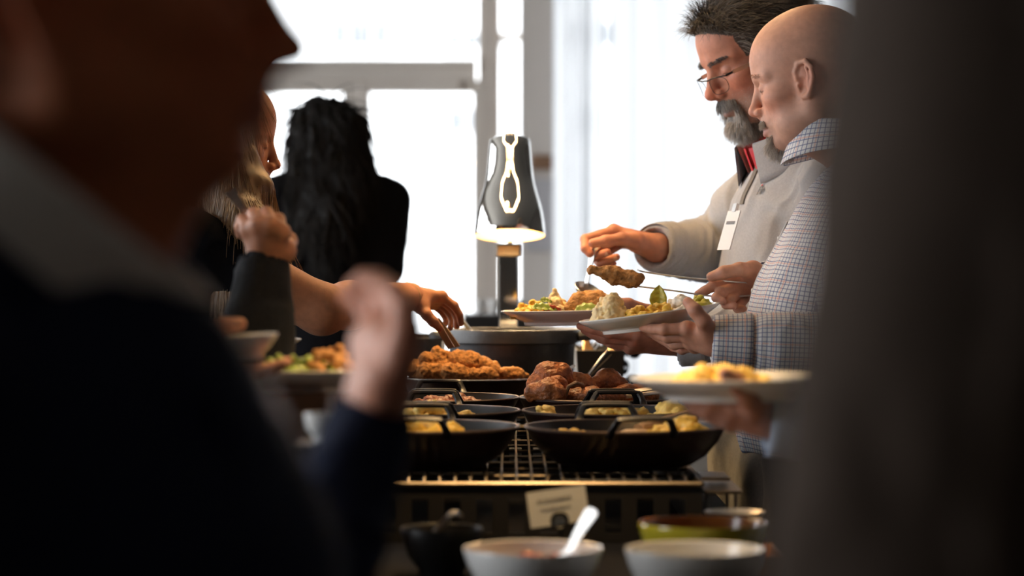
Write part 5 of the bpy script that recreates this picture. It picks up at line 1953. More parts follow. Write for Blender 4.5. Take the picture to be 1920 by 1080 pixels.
heap('scrambled_eggs', 'deep yellow eggs heaped in the pan beside the suited man', 'eggs', base_fill(XLp, 3.60, 140, 1, .026) + pile(XLp - .03, 3.60, .10, .09, GZ + .040, .026, 150, .010, 2, lim=PR(XLp, 3.6)) + pile(XLp + .035, 3.54, .035, .03, GZ + .045, .022, 40, .009, 21, lim=PR(XLp, 3.6)), M_['egg'], seed=1)
heap('scrambled_eggs', 'deep yellow eggs in the pan with the spoon handle across', 'eggs', base_fill(XRp, 3.60, 150, 3, .022) + pile(XRp + .085, 3.58, .05, .07, GZ + .043, .028, 110, .009, 4, lim=PR(XRp, 3.6)) + pile(XRp - .085, 3.58, .03, .04, GZ + .042, .012, 40, .008, 5, lim=PR(XRp, 3.6)), M_['egg'], seed=2)
heap('scrambled_eggs', 'pale yellow eggs piled at one side of the pan', 'eggs', base_fill(XLp + .002, 4.0, 110, 6, .018) + pile(XLp - .0, 3.97, .05, .06, GZ + .042, .030, 80, .009, 7, lim=PR(XLp + .002, 4.0)) + pile(XLp + .06, 3.94, .05, .03, GZ + .042, .014, 60, .008, 8, lim=PR(XLp + .002, 4.0)), M_['paleegg'], seed=3)
heap('scrambled_eggs', 'pale yellow eggs scattered in the pan under the guest\'s plate', 'eggs', base_fill(XRp - .002, 4.0, 140, 9, .022) + pile(XRp + .095, 3.97, .035, .05, GZ + .044, .030, 70, .009, 10, lim=PR(XRp - .002, 4.0)) + pile(XRp - .115, 3.98, .02, .03, GZ + .046, .022, 26, .009, 11, lim=PR(XRp - .002, 4.0)) + pile(XRp + .0, 4.05, .06, .03, GZ + .045, .022, 60, .008, 12, lim=PR(XRp - .002, 4.0)), M_['paleegg'], seed=4)
heap('sausage_hash', 'reddish brown sausage hash in the pan behind the pale eggs', 'hash', base_fill(XLp + .002, 4.40, 130, 13, .026, r=.011) + pile(XLp + .02, 4.38, .07, .07, GZ + .040, .020, 80, .011, 14, lim=PR(XLp + .002, 4.40)), M_['sausage'], seed=5, kind='stuff')


# ---- chicken
def piece(name, label, cat, caps_, m, amp, fr, h=.0028, group=None, seed=0, k=.012, sm=1):
    pts = np.array([p for c in caps_ for p in c[:2]])
    rm = max(max(c[2], c[3]) for c in caps_)
    fd = Field(pts.min(0) - rm - .02, pts.max(0) + rm + .02, h)
    for a, b, ra, rb in caps_:
        fd.cap(a, b, ra, rb, k)
    v, q = fd.mesh(sm)
    n = vnormals(v, q)
    v = v + n * (amp * (fbm(v * fr, 3, seed) + .5 * np.abs(fbm(v * fr * .45, 2, seed + 5))))[:, None]
    o = npobj(name, v, q, m)
    return tag(o, label, cat, group)


TY, TXc = 4.79, -.083
tray = thing('foil_tray', 'round dark tray with a crimped foil lip full of fried chicken', 'tray', (TXc, TY, GZ))
nn_ = 96
tv, tf = [], []
profs = [(.0, 0), (.085, 0), (.100, .006), (.124, .070), (.128, .0765), (.139, .079), (.140, .077), (.128, .0745)]
for r, z in profs[1:]:
    for i in range(nn_):
        a = 2 * PI * i / nn_
        cr = .0014 * math.sin(a * 46) * (1 if .006 < z < .074 else .4)
        tv.append((TXc + (r + cr) * math.cos(a) * 1.06, TY + (r + cr) * math.sin(a) * .95, GZ + z))
k_ = len(profs) - 1
tf = [(j * nn_ + i, j * nn_ + (i + 1) % nn_, (j + 1) * nn_ + (i + 1) % nn_, (j + 1) * nn_ + i) for j in range(k_ - 1) for i in range(nn_)] + [tuple(range(nn_))[::-1]]
MB().add(tv, tf).build('tray_body', M_['enamel'], tray)
MB().lathe([(.128, .0765), (.1395, .0795), (.1408, .0775), (.136, .0755)], n=96, M=Matrix.Translation((TXc, TY, GZ)) @ Matrix.Diagonal((1.06, .95, 1, 1))).build('foil_lip', M_['foil'], tray)
fr_g = 'fried chicken pieces in the foil tray'


def fc(i, label, *caps_):
    piece('fried_chicken', label, 'chicken', [(P(*a), P(*b), ra, rb) for a, b, ra, rb in caps_], M_['fried'], .0024, 150, h=.0021, group=fr_g, seed=i * 7, k=.008)


fc(1, 'knobbly upright fried chicken piece topping the heap', ((818, 692, 4.75), (822, 672, 4.75), .021, .016), ((824, 670, 4.75), (820, 658, 4.75), .013, .0095), ((828, 668, 4.75), (838, 664, 4.75), .011, .009), ((806, 682, 4.745), (797, 672, 4.745), .014, .013), ((830, 686, 4.745), (842, 692, 4.74), .017, .015))
fc(2, 'fried chicken drumstick lying across the heap with its bone end low', ((858, 678, 4.75), (884, 681, 4.745), .023, .022), ((884, 684, 4.755), (918, 692, 4.75), .022, .015), ((918, 693, 4.75), (938, 700, 4.75), .013, .010))
fc(3, 'flat fried chicken piece at the foil lip beside the blonde woman', ((770, 694, 4.75), (800, 696, 4.74), .013, .018), ((800, 697, 4.74), (835, 698, 4.73), .018, .016))
fc(4, 'small round fried chicken piece in front of the drumstick', ((885, 704, 4.71), (912, 703, 4.71), .013, .015), ((912, 703, 4.71), (925, 705, 4.71), .014, .010))
fc(5, 'low fried chicken piece at the pot side of the tray', ((945, 700, 4.78), (968, 702, 4.79), .014, .013), ((968, 702, 4.79), (985, 705, 4.80), .012, .008))
fc(6, 'fried chicken piece between the upright one and the drumstick', ((845, 698, 4.72), (862, 700, 4.715), .018, .016), ((862, 698, 4.715), (875, 704, 4.71), .015, .011))
fc(7, 'fried chicken wing behind the drumstick touching the pot', ((905, 686, 4.84), (925, 690, 4.84), .018, .014), ((895, 684, 4.84), (905, 688, 4.84), .014, .016))
fc(8, 'fried chicken piece at the back of the foil tray', ((780, 690, 4.86), (815, 692, 4.87), .018, .02), ((815, 692, 4.87), (850, 694, 4.87), .02, .016))
heap('fried_crumbs', 'bed of fried crust crumbs at the bottom of the foil tray', 'crumbs', pile(TXc, TY, .085, .075, GZ + .018, .012, 170, .012, 33), M_['fried'], seed=9)

rg_ = 'roast chicken pieces in the pan'


def rc(i, label, *caps_):
    piece('roast_chicken', label, 'chicken', [(P(*a), P(*b), ra, rb) for a, b, ra, rb in caps_], M_['roast'], .0027, 66, h=.0022, group=rg_, seed=i * 5, k=.010, sm=2)


rc(1, 'large roast chicken breast standing highest in the pan', ((1010, 722, 4.38), (1030, 706, 4.38), .022, .026), ((1030, 706, 4.38), (1052, 700, 4.38), .026, .017), ((1052, 700, 4.38), (1064, 710, 4.38), .014, .011))
rc(2, 'roast chicken thigh lying low at the pan\'s rim', ((1000, 736, 4.32), (1030, 734, 4.31), .018, .022), ((1030, 734, 4.31), (1048, 738, 4.30), .018, .013))
rc(3, 'roast chicken wing bent against the standing breast', ((1035, 722, 4.33), (1048, 718, 4.33), .012, .012), ((1048, 718, 4.33), (1056, 730, 4.33), .011, .009))
rc(4, 'roast chicken piece in the middle of the pan', ((1072, 720, 4.40), (1095, 722, 4.40), .022, .018), ((1095, 722, 4.40), (1108, 728, 4.40), .016, .012))
rc(5, 'roast chicken leg with reddish skin at the far side of the pan', ((1115, 724, 4.42), (1140, 714, 4.43), .018, .021), ((1140, 714, 4.43), (1165, 722, 4.43), .019, .012))
rc(6, 'roast chicken scraps behind the front handle of the pan', ((1060, 742, 4.32), (1110, 743, 4.31), .013, .015), ((1110, 743, 4.31), (1160, 742, 4.33), .015, .014))
rc(7, 'roast chicken piece under the tongs in the pan', ((1170, 738, 4.38), (1205, 740, 4.40), .016, .018), ((1205, 740, 4.40), (1225, 742, 4.41), .016, .012))
heap('roast_drippings', 'browned chicken bits and sauce at the bottom of the pan', 'chicken', base_fill(XRp - .006, 4.40, 130, 15, .024, r=.012), M_['roast'], seed=12)

# ---- big pot
PY = 5.10
pot = thing('dutch_oven', 'large round black cast iron pot with side handles', 'pot', (0, PY, GZ))
PH = .166
MB().lathe([(0, 0), (.100, 0), (.114, .006), (.124, .03), (.133, PH - .036), (.1345, PH - .030), (.1435, PH - .027), (.1445, PH - .006), (.143, PH), (.136, PH), (.134, PH - .004), (.128, .05), (.110, .012), (0, .010)], (0, PY, GZ), n=72).build('pot_body', M_['potiron'], pot)
for s in (-1, 1):
    pts = [(s * .138, PY - .045, GZ + PH - .015), (s * .158, PY - .040, GZ + PH - .014), (s * .166, PY - .025, GZ + PH - .014), (s * .166, PY + .025, GZ + PH - .014), (s * .158, PY + .040, GZ + PH - .014), (s * .138, PY + .045, GZ + PH - .015)]
    MB().tube(catmull(pts, 3), .0095, n=8).build('handle', M_['potiron'], pot)
heap('creamy_sauce', 'creamy food left at the bottom of the black pot', 'food', [((.11 * math.sqrt(u) * math.cos(a), PY + .11 * math.sqrt(u) * math.sin(a), GZ + .035 + .02 * w), .016) for u, a, w in RNG.random((90, 3)) * (1, 6.28, 1)], M_['cream'], seed=14)
sp = thing('serving_spoon', 'steel serving spoon leaning in the black pot', 'spoon', P(866, 606, 5.03))
MB().strip(catmull([P(905, 655, 5.07), P(872, 608, 5.03), P(845, 588, 5.01), P(824, 572, 5.0)], 5), (.75, -.3, .6), [.008] * 6 + [.009, .010, .011, .013, .015, .0165, .018, .018, .017, .010], .0028).build('handle', M_['steel'], sp)
sb = MB().lathe([(0, -.010), (.012, -.0095), (.022, -.006), (.028, 0), (.0272, .0006), (.021, -.005), (.011, -.0082), (0, -.009)], n=28, M=Matrix.Translation(Vector(P(915, 664, 5.08))) @ Matrix.Rotation(.6, 4, 'Y'))
sb.build('bowl', M_['steel'], sp)

# ---- heat lamp
LD = 5.46
lx = (953 - 960) * LD / F
lamp = thing('heat_lamp', 'polished chrome heat lamp with a bell shade glowing beneath', 'lamp', (lx, LD + .0, TZ))
MB().box((lx - .022, LD - .022, TZ + .02), (lx + .022, LD + .022, 1.335)).build('pole', M_['chrome'], lamp, smooth=False, bevel=.003)
MB().lathe([(0, .022), (.085, .022), (.095, .016), (.098, .002), (0, .002)], (lx, LD, TZ), n=48).build('base', M_['chrome'], lamp)
MB().box((lx - .028, LD - .028, 1.322), (lx + .028, LD + .028, 1.352)).build('collar', M_['darksteel'], lamp, smooth=False, bevel=.004)
sc = P(956, 442, LD - .12)       # centre of the shade mouth
tilt = math.radians(10)
Ml = Matrix.Translation(Vector(sc)) @ Matrix.Rotation(-tilt, 4, 'X')
HS = .219
outp = [(.0775, 0), (.0788, .004), (.0782, .012), (.0765, .030), (.073, .052), (.0675, .074), (.061, .096), (.056, .114), (.0525, .134), (.0500, .160), (.0475, .190), (.0455, .212), (.0435, .217), (.040, .219), (.0, .2195)]
inp = [(.0775, 0), (.0765, .001), (.0745, .030), (.071, .052), (.0655, .074), (.059, .096), (.054, .114), (.050, .134), (.046, .19), (0, .205)]
MB().lathe(outp, n=72, M=Ml).build('shade', M_['chrome'], lamp)
M_['shadein'] = mat('gold_white_lining', (.86, .66, .40), .35, metal=.4)
MB().lathe(inp, n=72, M=Ml).build('lining', M_['shadein'], lamp)
MB().lathe([(0, .232), (.012, .231), (.014, .219)], n=20, M=Ml).build('finial', M_['chrome'], lamp)
arm = [(lx, LD, 1.34), (lx, LD + .0, 1.44), (lx, LD - .02, 1.52), tuple(Ml @ Vector((0, .0, .17)))]
MB().tube(catmull([(lx, LD, 1.34), (lx, LD + .005, 1.42), (lx, LD - .02, 1.49), tuple(Ml @ Vector((0, .03, .15)))], 5), .010, n=10).build('arm', M_['chrome'], lamp)
M_['bulb'] = mat('warm_bulb', (1, .8, .5), .5, emit=((1.0, .70, .36), 60))
MB().lathe([(0, .045), (.014, .047), (.030, .060), (.036, .078), (.030, .098), (.014, .125), (.012, .16), (0, .16)], n=28, M=Ml).build('bulb', M_['bulb'], lamp)
ll = bpy.data.lights.new('heat_lamp_beam', 'SPOT')
ll.energy = 45
ll.color = (1.0, .68, .34)
ll.spot_size = math.radians(125)
ll.spot_blend = .6
ll.shadow_soft_size = .03
lo_ = bpy.data.objects.new('heat_lamp_beam', ll)
COL.objects.link(lo_)
lo_.location = Ml @ Vector((0, 0, .030))
lo_.rotation_euler = (-tilt, 0, 0)
lo_.parent = lamp
lo_.matrix_parent_inverse = Matrix.Translation(lamp.location).inverted()


# ---- two more heat lamps hang on cords over the food, above the picture
def hanging_lamp(x, y, z, label, watts):
    t = thing('heat_lamp', label, 'lamp', (x, y, z), 'hanging heat lamps over the buffet')
    Mh = Matrix.Translation((x, y, z))
    MB().lathe(outp, n=48, M=Mh).build('shade', M_['chrome'], t)
    MB().lathe(inp, n=48, M=Mh).build('lining', M_['shadein'], t)
    MB().lathe([(0, .045), (.014, .047), (.030, .060), (.036, .078), (.030, .098), (.014, .125), (.012, .16), (0, .16)], n=24, M=Mh).build('bulb', M_['bulb'], t)
    MB().tube([(x, y, z + .215), (x, y, ZC)], .005, n=8).build('cord', M_['blackmetal'], t)
    l = bpy.data.lights.new('heat_lamp_beam', 'SPOT')
    l.energy = watts
    l.color = (1.0, .66, .30)
    l.spot_size = math.radians(70)
    l.spot_blend = .7
    l.shadow_soft_size = .03
    o = bpy.data.objects.new('heat_lamp_beam', l)
    COL.objects.link(o)
    o.location = (x, y, z + .03)
    o.parent = t
    o.matrix_parent_inverse = Matrix.Translation(t.location).inverted()


hanging_lamp(-.12, 4.72, 1.98, 'chrome heat lamp hanging over the fried chicken tray', 22)
hanging_lamp(.02, 3.10, 1.84, 'chrome heat lamp hanging over the front egg pans', 22)


# ---- plates
def plate(label, c, roll, pitch=0.0, R_=.1345, group=None, name='plate', mt='porcelain'):
    o = MB().lathe([(0, .004), (R_ * .55, .004), (R_ * .66, .0), (R_ * .68, .0005), (R_ * .69, .006), (R_ * .82, .0125), (R_ * .94, .021), (R_ * .99, .0255), (R_, .0275), (R_ * .992, .0288), (R_ * .975, .0282), (R_ * .92, .0235), (R_ * .80, .0165), (R_ * .68, .0105), (R_ * .62, .009), (0, .009)], n=88).build(name, M_[mt])
    o.matrix_world = Matrix.Translation(Vector([float(a) for a in c])) @ Matrix.Rotation(roll, 4, 'Y') @ Matrix.Rotation(pitch, 4, 'X')
    return tag(o, label, 'plate', group), o.matrix_basis.copy()


pl1, MP1 = plate('white plate with mash and leaf tilted in the bald man\'s hand', P(1221, 586, 4.15) - A_((0, 0, .027)), math.radians(-7.8), 0, .1225)
pl2, MP2 = plate('white plate of chicken and greens held level over the black pot', P(1075, 581, 4.55) - A_((0, 0, .0275)), math.radians(-1.2), 0, .1355)
pl3, MP3 = plate('white plate held low by the guest in the blue cuff', P(1386, 705, 3.0) - A_((0, 0, .0285)), math.radians(-1.0), math.radians(0), .135)


def onp(M, x, y, z):
    return A_(M @ Vector((x, y, z)))


def plump(M, lst):
    return [(onp(M, *c), r) for c, r in lst]


def blobs(n, cx, cy, rx, ry, z0, hgt, r, seed):
    rg = np.random.default_rng(seed)
    out = []
    for i in range(n):
        a, u = rg.uniform(0, 2 * PI), math.sqrt(rg.uniform(0, 1))
        out.append(((cx + rx * u * math.cos(a), cy + ry * u * math.sin(a), z0 + hgt * (1 - u * u) * rg.uniform(.35, 1)), r * rg.uniform(.75, 1.25)))
    return out


heap('mashed_potato', 'creamy yellow mash mounded on the bald man\'s plate', 'mash', plump(MP1, blobs(70, -.068, .0, .030, .05, .020, .042, .009, 51) + blobs(18, -.058, -.005, .012, .02, .045, .022, .007, 52) + [((-.092, -.02, .025), .008), ((-.085, .01, .03), .009)]), M_['mash'], rough=.0026, k=.006, h=.0022, seed=15)
heap('macaroni', 'yellow macaroni spread across the bald man\'s plate', 'macaroni', plump(MP1, blobs(110, .0, -.01, .065, .06, .018, .024, .0066, 53)), M_['egg'], h=.0024, seed=16, k=.0015)
heap('cream_dollop', 'white cream dollop beside the bald man\'s thumb', 'cream', plump(MP1, blobs(30, .052, -.01, .024, .04, .022, .032, .009, 54)), M_['cream'], h=.0026, seed=17)
heap('chopped_greens', 'chopped yellow green vegetables at the edge of the bald man\'s plate', 'greens', plump(MP1, blobs(40, .085, .01, .022, .04, .022, .022, .007, 55)), M_['yellowleaf'], h=.0026, seed=18)
heap('macaroni', 'yellow macaroni at the end of the plate over the black pot', 'macaroni', plump(MP2, blobs(90, -.075, -.01, .040, .06, .018, .026, .0066, 56)), M_['egg'], h=.0024, seed=19, k=.0015)
heap('mashed_potato', 'peaked pale mash on the plate over the black pot', 'mash', plump(MP2, blobs(40, -.030, .0, .018, .03, .022, .036, .008, 57) + [((-.032, -.01, .058), .007), ((-.034, -.01, .066), .004)]), M_['mash'], rough=.0026, k=.006, h=.0022, seed=20)
heap('diced_tomato', 'red diced tomato at the foot of the pale mash', 'tomato', plump(MP2, blobs(14, -.040, -.045, .014, .01, .026, .010, .006, 58)), M_['salsa'], h=.0026, seed=21)
piece('fried_chicken', 'golden brown chicken piece on the plate over the black pot', 'chicken', [(onp(MP2, .015, -.01, .040), onp(MP2, .045, -.01, .040), .020, .024), (onp(MP2, -.008, -.02, .030), onp(MP2, .012, -.01, .044), .012, .014)], M_['cutlet'], .0024, 130, h=.0026, seed=60)


def leafmesh(name, label, c, d, up, L, W, m, curl=.2, group=None):
    c, d, up = A_(c, float), A_(d, float), A_(up, float)
    d /= np.linalg.norm(d)
    up = up - d * np.dot(up, d)
    up /= np.linalg.norm(up)
    s = np.cross(d, up)
    v, q = [], []
    n, k = 14, 7
    for i in range(n + 1):
        t = i / n
        w = W * (math.sin(PI * min(1, t * .98 + .02) ** .8) ** .8) * .5
        for j in range(k):
            u = (j / (k - 1) - .5) * 2
            b = .0016 * math.sin(t * 26 + abs(u) * 4)
            v.append(c + d * L * t + s * u * w + up * (abs(u) * w * .45 + curl * L * t * t * .4 + b))
    for i in range(n):
        for j in range(k - 1):
            a = i * k + j
            q.append((a, a + 1, a + k + 1, a + k))
    o = npobj(name, np.array(v), np.array(q), m)
    md = o.modifiers.new('thick', 'SOLIDIFY')
    md.thickness = .0009
    return tag(o, label, 'leaf', group)


leafmesh('salad_leaf', 'upright pointed yellow green leaf standing on the bald man\'s plate', onp(MP1, .018, .02, .030), (.03, 0, 1), (-.25, -1, 0), .042, .030, M_['yellowleaf'], .05)
leafmesh('salad_leaf', 'flat green leaf under the chicken on the plate over the pot', onp(MP2, .0, -.085, .024), (1, .1, .12), (0, -.5, 1), .055, .035, M_['leaf'], .1)
leafmesh('salad_leaf', 'green leaf lying between macaroni and mash over the pot', onp(MP2, -.078, -.06, .034), (1, .1, -.05), (0, -.6, 1), .048, .024, M_['leaf'], -.1)
leafmesh('salad_leaf', 'curled dark green leaf on the macaroni over the pot', onp(MP2, -.062, -.03, .045), (1, .2, .1), (0, -.6, 1), .024, .018, M_['leaf'], -.4)
heap('rice', 'pale orange food on the plate held by the blue cuffed guest', 'food', plump(MP3, blobs(60, -.02, .03, .06, .06, .016, .024, .009, 59)), M_['paleegg'], seed=22)

# ---- spoon of the grey-haired man and the bald man's tongs with cutlet
ss = thing('serving_spoon', 'pale serving spoon pinched in the grey-haired man\'s hand', 'spoon', P(1104, 500, 4.765))
MB().strip(catmull([P(1127, 458, 4.77), P(1112, 472, 4.768), P(1108, 490, 4.765), P(1104, 510, 4.762), P(1100, 530, 4.76), P(1101, 538, 4.76)], 4), (.80, -.60, .08), [.013] * 3 + [.0145] * 4 + [.013, .012, .011, .010, .0095, .009, .009, .009, .009, .009, .010, .011, .012, .013], .003).build('handle', M_['steel'], ss)
Ms = Matrix.Translation(Vector(P(1101, 545, 4.757))) @ Matrix.Rotation(math.radians(24), 4, 'Y') @ Matrix.Rotation(math.radians(28), 4, 'X') @ Matrix.Diagonal((1.25, 1.1, 1, 1))
MB().lathe([(0, -.009), (.010, -.0082), (.018, -.004), (.0225, .004), (.0218, .0046), (.017, -.0025), (.009, -.0068), (0, -.0075)], n=32, M=Ms).build('bowl', M_['steel'], ss)
tg = thing('serving_tongs', 'long thin steel tongs in the bald man\'s hand', 'tongs', P(1400, 540, 4.40))
MB().strip(catmull([P(1195, 506, 4.375), P(1215, 511, 4.37), P(1290, 521, 4.372), P(1350, 526, 4.378), P(1432, 533, 4.40), P(1470, 540, 4.42)], 4), (0, 1, .1), .007, .0022).build('arm', M_['steel'], tg)
MB().strip(catmull([P(1185, 535, 4.375), P(1205, 538, 4.37), P(1270, 546, 4.36), P(1345, 556, 4.372), P(1432, 552, 4.40), P(1470, 544, 4.42)], 4), (0, 1, .1), .007, .0022).build('arm', M_['steel'], tg)
piece('breaded_cutlet', 'golden breaded cutlet gripped in the thin steel tongs', 'cutlet', [(P(1110, 506, 4.375), P(1150, 515, 4.375), .0085, .013), (P(1150, 516, 4.375), P(1185, 524, 4.375), .014, .014), (P(1185, 524, 4.375), P(1199, 522, 4.375), .012, .008)], M_['cutlet'], .0030, 115, h=.0022, seed=70)
# ================================================================== SMALLER PROPS
def bowl(name, label, c, r, hgt, outer, inner, group=None, foot=.55):
    t = thing(name, label, 'bowl', c, group)
    MB().lathe([(0, .004), (r * foot * .8, .004), (r * foot * .9, 0), (r * foot, 0), (r * foot * 1.02, .006), (r * .82, hgt * .40), (r * .95, hgt * .75), (r, hgt * .97), (r * .992, hgt)], c, n=64).build('outside', outer, t)
    MB().lathe([(r * .992, hgt), (r * .965, hgt * .985), (r * .92, hgt * .75), (r * .78, hgt * .40), (r * .5, .011), (0, .009)], c, n=64).build('inside', inner, t)
    return t


b1 = A_((P(999, 1022, 2.80)[0], 2.80, TZ + .001))
bowl('serving_bowl', 'white bowl of red salsa with a bright spoon', b1, .081, .064, M_['porcelain'], M_['porcelain'])
heap('salsa', 'chunky red salsa in the white bowl', 'salsa', [(A_((b1[0] + .055 * math.sqrt(u) * math.cos(a), b1[1] + .055 * math.sqrt(u) * math.sin(a), b1[2] + .034 + .012 * w)), .010) for u, a, w in RNG.random((90, 3)) * (1, 6.28, 1)], M_['salsa'], seed=30)
s1 = thing('spoon', 'spoon with lamp lit handle standing in the red salsa', 'spoon', b1 + (0.02, -.01, .05))
MB().strip(catmull([P(1040, 1045, 2.79), P(1066, 1034, 2.775), P(1085, 1000, 2.77), P(1105, 968, 2.765), P(1113, 956, 2.763)], 4), (.62, -.72, -.30), [.008] * 5 + [.0085, .009, .010, .011, .012, .0135, .015, .016, .017, .0165, .013, .008], .0026).build('handle', M_['steel'], s1)
MB().lathe([(0, -.006), (.010, -.0055), (.017, -.002), (.019, .002), (.0165, -.001), (.009, -.0042), (0, -.005)], n=24, M=Matrix.Translation(Vector(P(1025, 1050, 2.795))) @ Matrix.Diagonal((1.4, 1, 1, 1))).build('spoon_bowl', M_['steel'], s1)
b2 = A_((P(1302, 1022, 2.74)[0], 2.74, TZ + .001))
bowl('serving_bowl', 'empty white bowl in front of the yellow bowl', b2, .079, .070, M_['porcelain'], M_['porcelain'])
b3 = A_((P(1312, 990, 2.95)[0] + .003, 2.945, TZ + .001))
bowl('serving_bowl', 'yellow glazed bowl with amber inside behind the white bowl', b3, .078, .078, M_['yellowglaze'], M_['amber'])
b4 = A_((P(828, 992, 3.05)[0], 3.05, TZ + .001))
bowl('serving_bowl', 'small black bowl with a ladle resting in it', b4, .052, .060, M_['iron'], M_['iron'])
l4 = thing('ladle', 'dark metal ladle with curled tip in the small black bowl', 'ladle', b4 + (0, 0, .05))
MB().tube(catmull([b4 + (-.012, -.03, .030), P(815, 1000, 3.03), P(832, 980, 3.03), P(845, 966, 3.03), P(856, 964, 3.04), P(862, 968, 3.05)], 5), .0042, n=8).build('handle', M_['steel'], l4)
MB().lathe([(0, -.012), (.012, -.010), (.020, 0), (.0192, 0), (.011, -.009), (0, -.0105)], n=24, M=Matrix.Translation(Vector(b4 + (-.010, -.015, .028)))).build('cup', M_['steel'], l4)
heap('dark_sauce', 'glossy dark sauce in the small black bowl', 'sauce', [(A_((b4[0] + .030 * math.sqrt(u) * math.cos(a), b4[1] + .030 * math.sqrt(u) * math.sin(a), b4[2] + .030)), .011) for u, a in RNG.random((30, 2)) * (1, 6.28)], mat('glossy_dark_sauce', (.02, .015, .015), .08), seed=31)
# platter at the near end of the table
pl0, _ = plate('empty white plate at the near end of the buffet table', A_((P(1120, 1085, 2.50)[0], 2.475, TZ + .001)), 0, 0, .110)

# ---- name card
cd = thing('name_card', 'white printed food card in a black ring holder', 'card', (P(1046, 950, 3.2)[0], 3.2, TZ))
c0 = P(1046, 950, 3.20)
ct = math.radians(8)
cx1, cz1 = A_((math.cos(ct), 0, math.sin(ct))), A_((-math.sin(ct), .10, math.cos(ct)))
MB().strip([c0 - cz1 * .0235, c0 + cz1 * .0235], cx1, .0785, .0008).build('card', M_['card'], cd, smooth=False)
pr = MB()
rgc = random.Random(5)
for row, (w0, w1, hh) in enumerate(((-.026, .018, .0042), (-.023, .016, .0030))):
    x = w0
    while x < w1:
        w = rgc.uniform(.0012, .0032)
        y0 = .0105 - row * .0115 - .004 * 0
        hgt = hh * rgc.uniform(.7, 1)
        a = c0 + cx1 * x + cz1 * y0 - A_((0, .0009, 0))
        pr.strip([a, a + cx1 * w], cz1, hgt, .0003)
        x += w + rgc.uniform(.0004, .0014)
po_ = pr.build('print', mat('pale_grey_ink', (.42, .42, .43) if False else (.30, .30, .31), .6), cd, smooth=False)
po_['kind'] = 'stuff'
ring = c0 - cz1 * .018 - A_((0, .003, 0))
MB().tube([ring + cx1 * .0105 * math.cos(a) + cz1 * .0105 * math.sin(a) for a in np.linspace(0, 2 * PI, 25)], .0022, n=6, cap=False).build('ring', M_['blackmetal'], cd)
MB().tube([ring + A_((.002, .0, -.010)), (c0[0] + .006, 3.2, TZ + .006)], .002, n=6).build('stem', M_['blackmetal'], cd)
MB().lathe([(0, .007), (.018, .006), (.021, .001), (0, .001)], (c0[0] + .006, 3.2, TZ), n=24).build('base', M_['blackmetal'], cd)

# ---- spoons and tongs on the pans
w1 = thing('wooden_spoon', 'wooden spoon resting across the pan of eggs by the guest', 'spoon', P(1255, 782, 3.72))
MB().tube(catmull([P(1198, 806, 3.60), P(1225, 794, 3.66), P(1270, 780, 3.80), P(1325, 764, 3.90)], 5), [.009] * 3 + [.0065] * 6 + [.0055] * 7, n=8).build('handle', M_['wood'], w1)
MB().lathe([(0, -.006), (.012, -.005), (.018, 0), (.012, .003), (0, .004)], n=20, M=Matrix.Translation(Vector(P(1192, 809, 3.59))) @ Matrix.Diagonal((1.3, 1, 1, 1))).build('spoon_bowl', M_['wood'], w1)
t2 = thing('serving_tongs', 'steel tongs lying over the roast chicken pan', 'tongs', P(1180, 735, 4.33))
for i, (a, b) in enumerate(((738, 722), (746, 731))):
    MB().strip(catmull([P(1085, a - 6, 4.33), P(1130, a, 4.33), P(1180, a - 3, 4.34), P(1262, b, 4.36)], 4), (0, .8, .5), .010, .0022).build('arm', M_['steel'], t2)
MB().tube([P(1060, 742, 4.30), P(1066, 725, 4.30), P(1080, 718, 4.30), P(1092, 722, 4.31), P(1096, 738, 4.32)], .004, n=8).build('loop', M_['darkwood'], t2)
t3 = thing('serving_spoon', 'thin steel spoon handle poking out by the big pot', 'spoon', P(1075, 690, 4.78))
MB().strip(catmull([P(1040, 706, 4.66), P(1056, 695, 4.70), P(1078, 686, 4.74)], 4), (0, .8, .5), [.006] * 6 + [.009, .011, .008], .002).build('handle', M_['steel'], t3)
# ---- tongs under the reaching hand
t4 = thing('wooden_tongs', 'pale wooden tongs under the reaching woman\'s thumb', 'tongs', P(830, 630, 4.57))
MB().strip([P(812, 600, 4.568), P(826, 618, 4.58), P(846, 652, 4.60)], (.9, -.2, .3), [.011, .013, .013], .004).build('arm', M_['wood'], t4)
MB().strip([P(818, 598, 4.60), P(834, 618, 4.61), P(857, 650, 4.63)], (.9, -.2, .3), [.011, .012, .012], .004).build('arm', M_['wood'], t4)
# ---- black bin left of the pot, paper and tongs right of it
def tub(name, label, cat, x0, x1, y0, y1, z0, z1, m, wall=.005, flare=.012):
    v, f = [], []
    for z, o, i in ((z0, 0, 0), (z1, flare, 0), (z1, flare - wall, 0), (z0 + wall, -wall, 0)):
        for a, b in ((x0 - o, y0 - o), (x1 + o, y0 - o), (x1 + o, y1 + o), (x0 - o, y1 + o)):
            v.append((a, b, z))
    for r in range(3):
        for k in range(4):
            f.append((r * 4 + k, r * 4 + (k + 1) % 4, (r + 1) * 4 + (k + 1) % 4, (r + 1) * 4 + k))
    f += [(3, 2, 1, 0), (12, 13, 14, 15)]
    return tag(MB().add(v, f).build(name, m, smooth=False, bevel=.002), label, cat)


